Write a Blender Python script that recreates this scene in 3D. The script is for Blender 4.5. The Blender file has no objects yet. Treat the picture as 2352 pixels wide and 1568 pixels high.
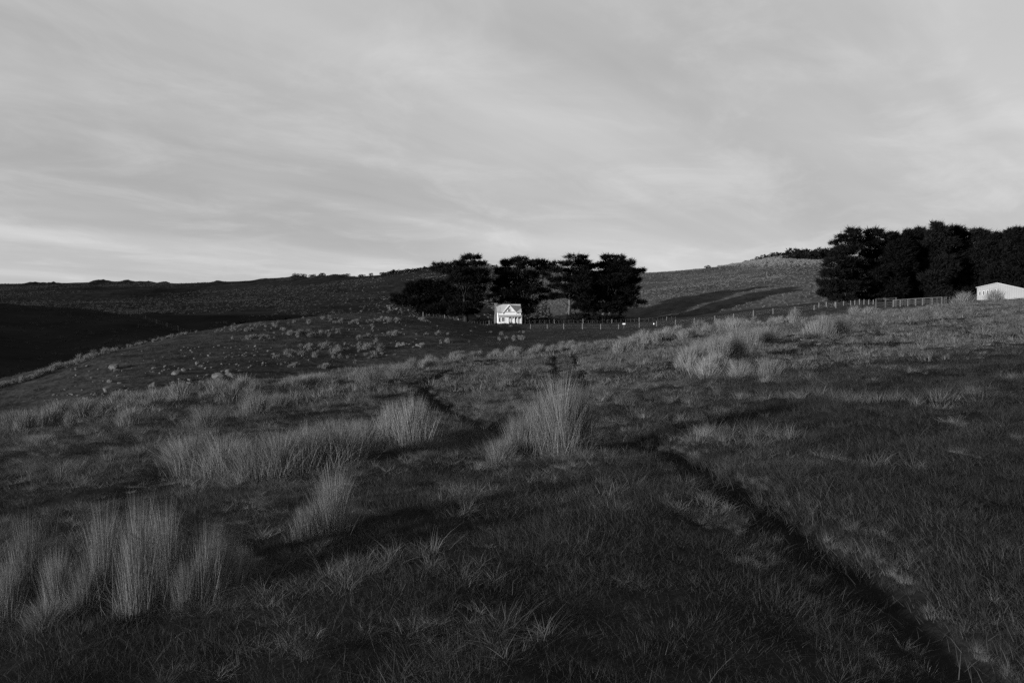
import bpy, math, random
import numpy as np
from mathutils import Vector, Matrix
rng = np.random.default_rng(7)
random.seed(7)
sc = bpy.context.scene
R = math.radians

# ------------------------------------------------------------------ camera, sky, sun, exposure
F, CX, CY, HOR = 1829.0, 1176.0, 784.0, 715.0        # measured on the photograph at 2352 px wide
PITCH = math.atan((CY - HOR) / F)
CAMZ = 1.65
cam_d = bpy.data.cameras.new('camera'); cam = bpy.data.objects.new('camera', cam_d)
sc.collection.objects.link(cam); sc.camera = cam
cam_d.sensor_width = 36.0; cam_d.lens = 36.0 * F / 2352.0
cam_d.clip_start = 0.05; cam_d.clip_end = 6000
cam.location = (0, 0, CAMZ); cam.rotation_euler = (R(90) - PITCH, 0, 0)

SUN_AZ = math.atan2(-0.84, -0.54)      # direction to the sun in plan: behind and to the left of the camera
SUN_EL = R(5.7)
to_sun = Vector((math.sin(SUN_AZ) * math.cos(SUN_EL), math.cos(SUN_AZ) * math.cos(SUN_EL), math.sin(SUN_EL)))
sun_d = bpy.data.lights.new('sun', 'SUN'); sun_d.energy = 5.0; sun_d.angle = R(0.6); sun_d.color = (1, 1, 1)
sun = bpy.data.objects.new('sun', sun_d); sc.collection.objects.link(sun)
sun.rotation_euler = to_sun.to_track_quat('Z', 'Y').to_euler(); sun.location = (-60, -40, 40)

vs = sc.view_settings
vs.view_transform = 'Standard'; vs.look = 'None'; vs.gamma = 1.0; vs.exposure = 1.0; vs.use_curve_mapping = False
sc.cycles.max_bounces = 4; sc.cycles.diffuse_bounces = 2; sc.cycles.transmission_bounces = 2; sc.cycles.use_adaptive_sampling = True; sc.cycles.adaptive_threshold = 0.01; sc.cycles.use_denoising = False

world = bpy.data.worlds.new('World'); sc.world = world; world.use_nodes = True
def build_world():
    nt = world.node_tree; N = nt.nodes; L = nt.links; N.clear()
    def math_(op, a, b=None, clamp=False):
        n = N.new('ShaderNodeMath'); n.operation = op; n.use_clamp = clamp
        for i, v in enumerate((a, b)):
            if v is None: continue
            if isinstance(v, (int, float)): n.inputs[i].default_value = v
            else: L.new(v, n.inputs[i])
        return n.outputs[0]
    out = N.new('ShaderNodeOutputWorld'); bg = N.new('ShaderNodeBackground'); L.new(bg.outputs[0], out.inputs[0])
    sky = N.new('ShaderNodeTexSky'); sky.sky_type = 'NISHITA'; sky.sun_disc = False
    sky.sun_elevation = SUN_EL; sky.sun_rotation = SUN_AZ; sky.air_density = 1.0; sky.dust_density = 0.6; sky.ozone_density = 1.0
    bw = N.new('ShaderNodeRGBToBW'); L.new(sky.outputs[0], bw.inputs[0])
    tc = N.new('ShaderNodeTexCoord'); sep = N.new('ShaderNodeSeparateXYZ'); L.new(tc.outputs['Generated'], sep.inputs[0])
    zz = math_('ADD', math_('MAXIMUM', sep.outputs[2], 0.0), 0.13)
    px = math_('DIVIDE', sep.outputs[0], zz); py = math_('DIVIDE', sep.outputs[1], zz)
    comb = N.new('ShaderNodeCombineXYZ'); L.new(px, comb.inputs[0]); L.new(py, comb.inputs[1])
    def noise(scale, detail, rough, vec, dist=0.0):
        n = N.new('ShaderNodeTexNoise'); n.inputs['Scale'].default_value = scale; n.inputs['Detail'].default_value = detail
        n.inputs['Roughness'].default_value = rough; n.inputs['Distortion'].default_value = dist; L.new(vec, n.inputs['Vector']); return n.outputs[0]
    def mapped(rot, scl, loc=(0, 0, 0)):
        m = N.new('ShaderNodeMapping'); m.vector_type = 'TEXTURE'; m.inputs['Rotation'].default_value = (0, 0, rot); m.inputs['Scale'].default_value = scl
        m.inputs['Location'].default_value = loc; L.new(comb.outputs[0], m.inputs[0]); return m.outputs[0]
    def ramp(v, a, b):
        n = N.new('ShaderNodeMapRange'); n.interpolation_type = 'SMOOTHSTEP'; n.inputs[1].default_value = a; n.inputs[2].default_value = b; L.new(v, n.inputs[0]); return n.outputs[0]
    streak = ramp(noise(0.95, 5.0, 0.52, mapped(R(-42), (1.0, 5.5, 1), (1.0, 4.0, 0)), 0.5), 0.34, 0.70)
    broad = ramp(noise(0.40, 5.0, 0.55, mapped(R(-50), (1.0, 2.2, 1), (2.4, 1.2, 0)), 0.7), 0.30, 0.72)
    puff = ramp(noise(1.9, 8.0, 0.62, mapped(R(-30), (1.0, 1.4, 1), (7.0, 2.0, 0)), 0.5), 0.42, 0.76)
    c = math_('ADD', math_('MULTIPLY', streak, 1.3), math_('MULTIPLY', broad, 0.95))
    c = math_('ADD', c, math_('MULTIPLY', puff, 1.0))
    c = math_('ADD', c, 3.85)                                        # lit thin cloud veil
    haze = math_('POWER', math_('SUBTRACT', 1.0, math_('MAXIMUM', sep.outputs[2], 0.0)), 6.0)
    c = math_('ADD', c, math_('MULTIPLY', haze, 0.75))               # veil is thicker, paler, towards the horizon
    col = math_('ADD', math_('MULTIPLY', c, 0.485), math_('MULTIPLY', math_('MINIMUM', bw.outputs[0], 12.0), 0.03))
    L.new(col, bg.inputs[0]); bg.inputs[1].default_value = 0.10
build_world()

# ------------------------------------------------------------------ helpers
def ue(xd, yd):
    """pixel (2352-wide photograph) -> x/y and z/y of the ray that leaves the camera"""
    a = (np.asarray(xd, float) - CX) / F; b = -(np.asarray(yd, float) - CY) / F
    y = math.cos(PITCH) + b * math.sin(PITCH); z = b * math.cos(PITCH) - math.sin(PITCH)
    return a / y, z / y
def U(xd): return (xd - CX) / F

def _hash(ix, iy, s):
    h = (ix.astype(np.int64) * 374761393 + iy.astype(np.int64) * 668265263 + s * 144665) & 0x7fffffff
    h = ((h ^ (h >> 13)) * 1274126177) & 0x7fffffff
    return ((h ^ (h >> 16)) & 0xffff) / 65535.0
def vnoise(x, y, s=0):
    ix = np.floor(x); iy = np.floor(y); fx = x - ix; fy = y - iy
    fx = fx * fx * (3 - 2 * fx); fy = fy * fy * (3 - 2 * fy)
    a = _hash(ix, iy, s); b = _hash(ix + 1, iy, s); c = _hash(ix, iy + 1, s); d = _hash(ix + 1, iy + 1, s)
    return (a * (1 - fx) + b * fx) * (1 - fy) + (c * (1 - fx) + d * fx) * fy - 0.5
def fbm(x, y, s=0, o=3):
    x = np.asarray(x, float); y = np.asarray(y, float)
    t = 0; am = 1.0
    for i in range(o):
        t = t + am * vnoise(x * 2 ** i + 17.3 * i, y * 2 ** i - 9.1 * i, s + i); am *= 0.5
    return t
def sstep(a, b, x):
    t = np.clip((x - a) / (b - a), 0, 1); return t * t * (3 - 2 * t)

COL = sc.collection
def link(o, parent=None):
    COL.objects.link(o)
    if parent is not None: o.parent = parent
    return o
def tag(o, label=None, cat=None, group=None, kind=None):
    if label: o['label'] = label
    if cat: o['category'] = cat
    if group: o['group'] = group
    if kind: o['kind'] = kind
    return o
def empty(name, loc=(0, 0, 0), rz=0):
    o = bpy.data.objects.new(name, None); link(o); o.location = loc; o.rotation_euler = (0, 0, rz); o.empty_display_size = 0.3
    return o
def mesh(name, V, Fc, mat, tone=None, smooth=False):
    me = bpy.data.meshes.new(name)
    me.from_pydata(V if isinstance(V, list) else np.asarray(V).tolist(), [], Fc if isinstance(Fc, list) else np.asarray(Fc).tolist())
    if mat is not None: me.materials.append(mat)
    if tone is not None:
        a = me.attributes.new('tone', 'FLOAT', 'POINT'); a.data.foreach_set('value', np.asarray(tone, np.float32))
    if smooth: me.polygons.foreach_set('use_smooth', [True] * len(me.polygons))
    me.update(); return me
def obj(name, me, parent=None, loc=(0, 0, 0)):
    o = bpy.data.objects.new(name, me); o.location = loc
    return link(o, parent)

class MB:
    """collects shapes into one mesh"""
    def __init__(s): s.V = []; s.F = []
    def add(s, V, Fc):
        n = len(s.V); s.V += [tuple(v) for v in V]; s.F += [tuple(i + n for i in f) for f in Fc]; return s
    def box(s, x0, x1, y0, y1, z0, z1):
        return s.add([(x0, y0, z0), (x1, y0, z0), (x1, y1, z0), (x0, y1, z0), (x0, y0, z1), (x1, y0, z1), (x1, y1, z1), (x0, y1, z1)],
                     [(0, 3, 2, 1), (4, 5, 6, 7), (0, 1, 5, 4), (1, 2, 6, 5), (2, 3, 7, 6), (3, 0, 4, 7)])
    def prism(s, poly, axis, a, b):
        """polygon in the two other axes, extruded along axis from a to b"""
        def P(p, t):
            return {'y': (p[0], t, p[1]), 'x': (t, p[0], p[1]), 'z': (p[0], p[1], t)}[axis]
        n = len(poly); V = [P(p, a) for p in poly] + [P(p, b) for p in poly]
        return s.add(V, [tuple(range(n)), tuple(range(2 * n - 1, n - 1, -1))] + [((i + 1) % n, i, n + i, n + (i + 1) % n) for i in range(n)])
    def slab(s, a, b, c, d, t):
        """four corners, thickness t along the normal"""
        a, b, c, d = map(Vector, (a, b, c, d)); n = (b - a).cross(d - a).normalized() * t
        return s.add([a, b, c, d, a + n, b + n, c + n, d + n], [(0, 3, 2, 1), (4, 5, 6, 7), (0, 1, 5, 4), (1, 2, 6, 5), (2, 3, 7, 6), (3, 0, 4, 7)])
    def tube(s, pts, rad, k=7):
        pts = [Vector(p) for p in pts]; n = len(pts); V = []
        for i, p in enumerate(pts):
            d = (pts[min(i + 1, n - 1)] - pts[max(i - 1, 0)]).normalized()
            a = d.cross(Vector((0.31, 0.9, 0.2)))
            a = a.normalized() if a.length > 1e-4 else Vector((1, 0, 0)); b = d.cross(a)
            for j in range(k):
                t = 2 * math.pi * j / k; V.append(p + (a * math.cos(t) + b * math.sin(t)) * rad[i])
        Fc = [(i * k + j, i * k + (j + 1) % k, (i + 1) * k + (j + 1) % k, (i + 1) * k + j) for i in range(n - 1) for j in range(k)]
        Fc += [tuple(range(k - 1, -1, -1)), tuple(range((n - 1) * k, n * k))]
        return s.add(V, Fc)
    def build(s, name, mat, parent=None, smooth=False, loc=(0, 0, 0)):
        return obj(name, mesh(name, s.V, s.F, mat, smooth=smooth), parent, loc)

# ------------------------------------------------------------------ materials (the photograph is black and white: greys)
MATS = {}
def mat(name, g, var=0.0, scale=1.0, rough=0.9, bump=0.0, bscale=None, trans=0.0, tone=False, spec=0.0, stretch=None, scale2=None, var2=0.0):
    m = bpy.data.materials.new(name); m.use_nodes = True; nt = m.node_tree; N = nt.nodes; L = nt.links; N.clear()
    out = N.new('ShaderNodeOutputMaterial'); tc = N.new('ShaderNodeTexCoord'); vec = tc.outputs['Object']
    if stretch:
        mp = N.new('ShaderNodeMapping'); mp.inputs['Scale'].default_value = stretch; L.new(vec, mp.inputs[0]); vec = mp.outputs[0]
    val = None
    def fac(scale_, var_, detail=5.0):
        n = N.new('ShaderNodeTexNoise'); n.inputs['Scale'].default_value = scale_; n.inputs['Detail'].default_value = detail; n.inputs['Roughness'].default_value = 0.6
        L.new(vec, n.inputs['Vector'])
        r = N.new('ShaderNodeMapRange'); r.inputs[1].default_value = 0.3; r.inputs[2].default_value = 0.7; r.inputs[3].default_value = 1 - var_; r.inputs[4].default_value = 1 + var_
        L.new(n.outputs[0], r.inputs[0]); return r.outputs[0]
    def mul(a, b):
        n = N.new('ShaderNodeMath'); n.operation = 'MULTIPLY'
        for i, v in enumerate((a, b)):
            if isinstance(v, (int, float)): n.inputs[i].default_value = v
            else: L.new(v, n.inputs[i])
        return n.outputs[0]
    val = g
    if var: val = mul(val, fac(scale, var))
    if var2: val = mul(val, fac(scale2, var2, 3.0))
    if tone:
        a = N.new('ShaderNodeAttribute'); a.attribute_name = 'tone'; val = mul(val, a.outputs['Fac'])
        oi = N.new('ShaderNodeObjectInfo'); r = N.new('ShaderNodeMapRange'); r.inputs[3].default_value = 0.78; r.inputs[4].default_value = 1.22
        L.new(oi.outputs['Random'], r.inputs[0]); val = mul(val, r.outputs[0])
    p = N.new('ShaderNodeBsdfPrincipled'); p.inputs['Roughness'].default_value = rough; p.inputs['Specular IOR Level'].default_value = spec
    if isinstance(val, (int, float)): p.inputs['Base Color'].default_value = (val, val, val, 1)
    else: L.new(val, p.inputs['Base Color'])
    sh = p.outputs[0]
    if trans:
        t = N.new('ShaderNodeBsdfTranslucent'); mx = N.new('ShaderNodeMixShader'); mx.inputs[0].default_value = trans
        if isinstance(val, (int, float)): t.inputs[0].default_value = (val, val, val, 1)
        else: L.new(val, t.inputs[0])
        L.new(p.outputs[0], mx.inputs[1]); L.new(t.outputs[0], mx.inputs[2]); sh = mx.outputs[0]
    if bump:
        n = N.new('ShaderNodeTexNoise'); n.inputs['Scale'].default_value = bscale or scale * 4; n.inputs['Detail'].default_value = 6; L.new(vec, n.inputs['Vector'])
        b = N.new('ShaderNodeBump'); b.inputs['Strength'].default_value = 0.8; b.inputs['Distance'].default_value = bump; L.new(n.outputs[0], b.inputs['Height'])
        L.new(b.outputs[0], p.inputs['Normal'])
    L.new(sh, out.inputs[0]); MATS[name] = m; return m
M_soil = mat('turf_soil', 0.012, 0.35, 1.2, bump=0.03, bscale=9)
M_knoll = mat('knoll_turf', 0.028, 0.5, 0.35, bump=0.25, bscale=1.3, scale2=2.5, var2=0.3)
M_padd = mat('paddock_turf', 0.026, 0.30, 0.10, bump=0.15, bscale=1.5, scale2=1.2, var2=0.25)
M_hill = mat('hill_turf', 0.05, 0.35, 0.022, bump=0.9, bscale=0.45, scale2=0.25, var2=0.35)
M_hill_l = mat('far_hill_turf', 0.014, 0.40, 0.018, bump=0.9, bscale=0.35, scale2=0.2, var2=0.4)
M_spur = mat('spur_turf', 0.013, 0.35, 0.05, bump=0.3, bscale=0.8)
M_grass = mat('meadow_grass', 0.066, trans=0.22, tone=True)
M_tuss = mat('tussock_blades', 0.12, trans=0.08, tone=True)
M_tuss_far = mat('tussock_tufts', 0.105, trans=0.08, tone=True)
M_leaf = mat('cypress_foliage', 0.007, trans=0.10, tone=True)
M_bush = mat('bush_foliage', 0.010, trans=0.10, tone=True)
M_bark = mat('cypress_bark', 0.06, 0.35, 2.0, bump=0.05, stretch=(1, 1, 0.25))
M_bark_d = mat('dark_bark', 0.02, 0.35, 2.0, bump=0.05, stretch=(1, 1, 0.25))
M_rock = mat('lichen_rock', 0.06, 0.45, 2.2, bump=0.05, bscale=8)
M_post = mat('weathered_post', 0.10, 0.25, 3.0, stretch=(1, 1, 0.2))
M_rail = mat('grey_rail', 0.05, 0.25, 3.0)
M_wire = mat('fence_wire', 0.25, rough=0.5)
M_white = mat('white_paint', 0.52, 0.05, 1.5)
M_board = mat('white_weatherboard', 0.50, 0.07, 1.2)
M_roof = mat('painted_iron_roof', 0.31, 0.06, 0.8, rough=0.6)
M_chim = mat('chimney_stone', 0.09, 0.3, 1.6, bump=0.02)
M_glass = mat('window_glass', 0.03, rough=0.08, spec=0.5)
M_dark = mat('dark_paint', 0.06, 0.2, 2.0)
M_curt = mat('curtain', 0.45, 0.1, 2.0)
M_shed = mat('shed_wall', 0.19, 0.06, 0.6)

# ------------------------------------------------------------------ the land: one height field
NU, NY, UM = 560, 860, 0.92
YA, YB, AS = -14.0, 1700.0, 6.0
tgrid = np.linspace(math.asinh(YA / AS), math.asinh(YB / AS), NY); Yrow = AS * np.sinh(tgrid)
ucol = np.linspace(-UM, UM, NU)
def Wd(Y): return np.sqrt(np.asarray(Y, float) ** 2 + 81.0)
X = ucol[None, :] * Wd(Yrow)[:, None]; Yg = np.repeat(Yrow[:, None], NU, 1)

near_cols = [(-700, 1075, 16), (-300, 1015, 20), (0, 968, 24), (200, 934, 27), (400, 896, 31), (600, 874, 36), (800, 852, 42), (1000, 827, 48), (1176, 810, 55), (1300, 799, 62), (1400, 783, 70),
             (1500, 769, 80), (1600, 755, 88), (1700, 745, 94), (1800, 736, 100), (1900, 726, 105), (2000, 718, 110), (2150, 700, 115), (2352, 682, 120), (2900, 676, 130)]
nu_, ne_ = [], []
for xd, yd, yc in near_cols:
    a, e = ue(xd, yd); nu_.append(float(a)); ne_.append((float(e) + CAMZ / yc, yc))
gfine = np.linspace(-1.2, 1.2, 400)
def blur1(a, s):
    k = np.exp(-0.5 * (np.arange(-3 * s, 3 * s + 1) / s) ** 2); k /= k.sum()
    return np.convolve(np.pad(a, 3 * s, mode='edge'), k, mode='valid')
g_tab = blur1(np.interp(gfine, nu_, [v[0] for v in ne_]), 10); yc_tab = blur1(np.interp(gfine, nu_, [v[1] for v in ne_]), 10)

def land_near(x, y):
    Rr = np.sqrt(np.maximum(y, 0) ** 2 + 9.0); Rr = np.where(y < 0, 3.0, Rr)
    uu = np.clip(x / np.maximum(Rr, np.abs(x) / 1.15), -1.15, 1.15)
    g = np.interp(uu, gfine, g_tab); yc = np.interp(uu, gfine, yc_tab)
    z = g * Rr
    d = np.maximum(y - yc * 0.9, 0)
    drop = np.where(d < 12, 0.009 * d * d, 0.009 * 144 + 0.216 * (d - 12))
    return z - drop
def land_table(cols, fore, aft, rounding=0.0):
    """cols: (xd, [(Y, yd), ...]); returns the height on the grid"""
    us = []; Zs = []
    for xd, pts in cols:
        Ys = np.array([p[0] for p in pts], float); us.append(U(xd))
        zs = np.array([CAMZ + float(ue(xd, p[1])[1]) * p[0] for p in pts])
        zz = np.interp(np.log(np.maximum(Yrow, 1)), np.log(Ys), zs)
        zz = np.where(Yrow < Ys[0], zs[0] - fore * (Ys[0] - Yrow), zz)
        d = np.maximum(Yrow - Ys[-1], 0)
        zz = np.where(Yrow > Ys[-1], zs[-1] - aft * d * d / (d + 25.0), zz)
        Zs.append(zz)
    us = np.array(us); Zs = np.array(Zs)
    ug = X / np.maximum(Yg, 6.0); out = np.empty_like(X)
    ub = np.linspace(-2.5, 2.5, 1001)
    for i in range(NY):
        prof = blur1(np.interp(ub, us, Zs[:, i]), 7)
        out[i] = np.interp(ug[i], ub, prof)
    return out
P_cols = [(-900, [(100, 1050), (300, 850)]), (300, [(100, 1000), (300, 800)]), (700, [(100, 880), (300, 765)]), (1000, [(110, 807), (195, 768), (240, 746), (300, 739)]), (1217, [(110, 805), (200, 752), (240, 743), (300, 737)]),
          (1300, [(110, 802), (195, 757), (240, 743), (300, 735)]), (1386, [(110, 797), (195, 757), (240, 742), (300, 733)]), (1474, [(110, 787), (193, 753), (240, 741), (300, 730)]),
          (1566, [(110, 770), (190, 744), (240, 735), (290, 725)]), (1652, [(115, 754), (185, 735), (240, 727), (280, 718)]), (1752, [(120, 742), (180, 723), (220, 716), (270, 708)]),
          (1835, [(125, 732), (175, 716), (220, 708), (260, 702)]), (1919, [(130, 722), (170, 706), (220, 696), (260, 692)]), (2100, [(135, 705), (160, 698), (230, 689)]), (2352, [(140, 692), (180, 684), (230, 680)]), (2900, [(140, 680), (230, 670)])]
K_cols = [(-900, [(40, 1180), (60, 1080)]), (-400, [(45, 1090), (60, 1010), (70, 968)]), (0, [(60, 985), (75, 915), (90, 876)]), (200, [(66, 940), (85, 855), (105, 808)]), (400, [(72, 900), (100, 802), (130, 759)]), (550, [(80, 872), (110, 782), (150, 733)]),
          (700, [(85, 862), (120, 772), (175, 720)]), (850, [(90, 852), (130, 767), (190, 714)]), (1000, [(95, 832), (140, 767), (205, 723)]), (1080, [(100, 822), (150, 770), (220, 736)]),
          (1176, [(105, 818), (150, 785), (210, 765)]), (1300, [(105, 850), (150, 820), (200, 800)]), (2900, [(105, 900), (150, 880)])]
S_cols = [(-1200, [(150, 850), (280, 690)]), (-600, [(105, 800), (112, 715), (120, 660), (135, 615), (160, 580), (235, 590), (275, 640)]), (-400, [(105, 813), (112, 726), (120, 672), (135, 629), (160, 597), (235, 605), (275, 655)]), (0, [(115, 900), (150, 835), (200, 755), (255, 699)]), (200, [(120, 880), (160, 805), (210, 735), (245, 705)]), (330, [(130, 840), (170, 780), (230, 719)]),  # columns left of view raised as an unseen ridge to shade the spur
          (400, [(140, 815), (175, 775), (208, 746)]), (470, [(140, 815), (165, 790), (190, 772)]), (560, [(140, 840), (180, 800)]), (700, [(140, 880), (180, 860)]), (2900, [(140, 1000), (180, 1000)])]
F_cols = [(-1200, [(350, 720), (600, 680), (900, 655)]), (-400, [(340, 722), (560, 685), (880, 656)]), (0, [(330, 727), (480, 692), (850, 654)]), (60, [(330, 727), (480, 692), (850, 652)]), (200, [(330, 728), (480, 693), (850, 651)]),
          (270, [(330, 728), (480, 693), (850, 645)]), (350, [(330, 729), (480, 694), (850, 650)]), (420, [(330, 730), (480, 695), (850, 655)]), (480, [(330, 730), (480, 695), (840, 652)]), (515, [(330, 730), (480, 695), (820, 640)]),
          (560, [(330, 730), (480, 692), (800, 644)]), (640, [(325, 729), (460, 690), (770, 640)]), (730, [(322, 728), (450, 686), (740, 635)]), (830, [(318, 726), (440, 682), (700, 631)]), (900, [(314, 726), (430, 682), (660, 622)]),
          (1000, [(310, 727), (400, 690), (620, 611)]), (1130, [(300, 735), (390, 690), (610, 610)]), (1250, [(300, 734), (380, 688), (600, 613)]), (1400, [(296, 732), (340, 690), (420, 655), (580, 622)]),
          (1470, [(286, 731), (330, 686), (430, 652), (560, 626)]), (1600, [(276, 720), (320, 674), (420, 644), (540, 619)]), (1700, [(268, 712), (310, 668), (400, 634), (525, 604)]), (1740, [(264, 709), (306, 664), (400, 630), (520, 590)]),
          (1800, [(260, 706), (302, 660), (400, 625), (520, 579)]), (1850, [(258, 702), (300, 660), (400, 628), (520, 582)]), (1900, [(256, 697), (300, 660), (400, 630), (520, 588)]), (2100, [(256, 692), (320, 660), (520, 604)]), (2352, [(256, 684), (320, 660), (520, 618)]), (2900, [(256, 670), (520, 640)])]
far_w = sstep(60, 200, Yg)
ZN = land_near(X, Yg)
und = 0.30 * fbm(X / 7.0, Yg / 7.0, 3, 2) + 0.13 * fbm(X / 1.7, Yg / 1.7, 11, 3) + 0.05 * fbm(X / 0.45, Yg / 0.45, 21, 2)
ZN = ZN + und * sstep(0.5, 4, np.hypot(X, Yg)) * 0.8
ZP = land_table(P_cols, 0.10, 0.0) + 0.25 * fbm(X / 14, Yg / 14, 5, 3)
ZK = land_table(K_cols, 0.16, 0.30) + 0.55 * fbm(X / 12, Yg / 12, 6, 4)
ZS = land_table(S_cols, 0.12, 0.25) + 0.5 * fbm(X / 25, Yg / 25, 7, 3)
rough = 2.2 * fbm(X / 55, Yg / 55, 8, 4)
crag = sstep(0.05, 0.35, fbm(X / 38, Yg / 60, 9, 2)) * (X < -30) * sstep(560, 760, Yg) * 5.0 * np.maximum(fbm(X / 13, Yg / 30, 10, 3) + 0.25, 0)
ZF = land_table(F_cols, 0.16, 0.20) + rough * sstep(280, 360, Yg) + crag
ZV = -13.0 + 0.035 * np.maximum(X, -160) + 0.02 * (Yg - 150)          # valley floor under everything
ZV = np.minimum(ZV, 0)
STK = np.stack([ZN, ZP, ZK, ZS, ZF, ZV]); WHO = STK.argmax(0)
kk = 0.5
mx = STK.max(0); Z = mx + kk * np.log(np.exp(np.maximum((STK - mx) / kk, -40)).sum(0)) - 0.0
Z = np.where(Yg < 12, ZN, Z)

def H(x, y):
    x = np.asarray(x, float); y = np.asarray(y, float)
    t = (np.arcsinh(y / AS) - tgrid[0]) / (tgrid[1] - tgrid[0]); c = (x / Wd(y) + UM) / (ucol[1] - ucol[0])
    t = np.clip(t, 0, NY - 1.001); c = np.clip(c, 0, NU - 1.001)
    i = t.astype(int); j = c.astype(int); a = t - i; b = c - j
    return (Z[i, j] * (1 - b) + Z[i, j + 1] * b) * (1 - a) + (Z[i + 1, j] * (1 - b) + Z[i + 1, j + 1] * b) * a
def who(x, y):
    t = np.clip((np.arcsinh(np.asarray(y, float) / AS) - tgrid[0]) / (tgrid[1] - tgrid[0]), 0, NY - 1).astype(int)
    c = np.clip((np.asarray(x, float) / Wd(y) + UM) / (ucol[1] - ucol[0]), 0, NU - 1).astype(int)
    return WHO[t, c]
_march = np.concatenate([np.geomspace(2.2, 900, 2600)])
def hit(xd, yd, ymin=2.2):
    """first ground point seen through a pixel"""
    a, e = ue(xd, yd); Y = _march[_march > ymin]; d = CAMZ + e * Y - H(a * Y, Y)
    k = np.argmax(d < 0)
    if not (d < 0).any(): k = np.argmin(d)
    return float(a * Y[k]), float(Y[k])
def at(xd, Y):
    a = U(xd); return Vector((a * Y, Y, float(H(a * Y, Y))))

# wheel ruts worn into the near slope
RUTS = [([(1085, 838), (1020, 853), (983, 871), (974, 897), (1003, 922), (1070, 958), (1150, 990), (1300, 1012), (1430, 996), (1530, 1040), (1650, 1110), (1800, 1190), (1950, 1290), (2130, 1420), (2270, 1568)], 0.21),
        ([(1277, 801), (1272, 830), (1280, 880), (1295, 930)], 0.15), ([(1316, 800), (1332, 840), (1362, 905)], 0.15)]
RUTPTS = []
for px, w in RUTS:
    pts = np.array([hit(*p) for p in px]); seg = []
    for a, b in zip(pts[:-1], pts[1:]):
        n = max(2, int(np.hypot(*(b - a)) / 0.12)); seg.append(a + (b - a) * np.linspace(0, 1, n, endpoint=False)[:, None])
    seg = np.concatenate(seg)
    for _ in range(6): seg[1:-1] = 0.25 * seg[:-2] + 0.5 * seg[1:-1] + 0.25 * seg[2:]
    RUTPTS.append((seg, w))
def rutdist(x, y):
    """distance to the nearest rut, in rut half-widths"""
    out = np.full(np.shape(x), 99.0); xf = np.asarray(x, float); yf = np.asarray(y, float)
    sel = (yf > 2) & (yf < 75) & (np.abs(xf) < 30)
    xs = xf[sel]; ys = yf[sel]; best = np.full(xs.shape, 99.0)
    for seg, w in RUTPTS:
        for c in range(0, len(seg), 2):
            q = seg[c]; d = np.hypot(xs - q[0], ys - q[1]) / (w * (1 + q[1] / 60)); best = np.minimum(best, d)
    out[sel] = best; return out
RD = rutdist(X, Yg)
Z = Z - 0.15 * np.exp(-0.5 * (RD / 1.0) ** 2)

def build_land():
    names = ['ground', 'paddock', 'knoll', 'spur_terrain', 'hill', 'valley_terrain']
    labs = ['grassy hillside sloping up to the right in front', 'dark mown paddock around the white cottage', 'rounded rocky knoll at mid distance', 'black spur of hillside in shade at the left', 'long hill closing the skyline', 'shaded valley floor behind the knoll']
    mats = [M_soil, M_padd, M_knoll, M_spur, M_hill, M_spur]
    fw = WHO[:-1, :-1].copy()
    idx = np.arange(NY * NU).reshape(NY, NU)
    quads = np.stack([idx[:-1, :-1], idx[:-1, 1:], idx[1:, 1:], idx[1:, :-1]], -1)
    allV = np.stack([X, Yg, Z], -1).reshape(-1, 3)
    fw[(fw == 4) & (X[:-1, :-1] < -45) & (((Z - CAMZ) / np.maximum(Yg, 1))[:-1, :-1] < 0.0105 + 0.005 * fbm(X / 30, Yg / 30, 71, 3)[:-1, :-1])] = 3  # low left hill faces take the dark spur turf in place of gully shade
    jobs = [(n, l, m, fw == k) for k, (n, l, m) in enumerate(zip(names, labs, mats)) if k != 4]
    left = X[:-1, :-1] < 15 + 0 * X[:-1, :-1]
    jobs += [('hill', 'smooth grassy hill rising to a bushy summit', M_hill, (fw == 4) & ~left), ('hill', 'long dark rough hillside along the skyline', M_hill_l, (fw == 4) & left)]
    for n, l, m, sel in jobs:
        q = quads[sel].reshape(-1, 4)
        if not len(q): continue
        uniq, inv = np.unique(q, return_inverse=True); inv = inv.reshape(-1, 4)
        me = bpy.data.meshes.new(n); me.vertices.add(len(uniq)); me.vertices.foreach_set('co', allV[uniq].ravel())
        me.loops.add(inv.size); me.loops.foreach_set('vertex_index', inv.ravel().astype(np.int32))
        me.polygons.add(len(inv)); me.polygons.foreach_set('loop_start', np.arange(0, inv.size, 4, dtype=np.int32))
        me.polygons.foreach_set('use_smooth', np.ones(len(inv), bool)); me.materials.append(m); me.update(calc_edges=True)
        o = obj(n, me); tag(o, l, None, None, 'structure')
build_land()

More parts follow.
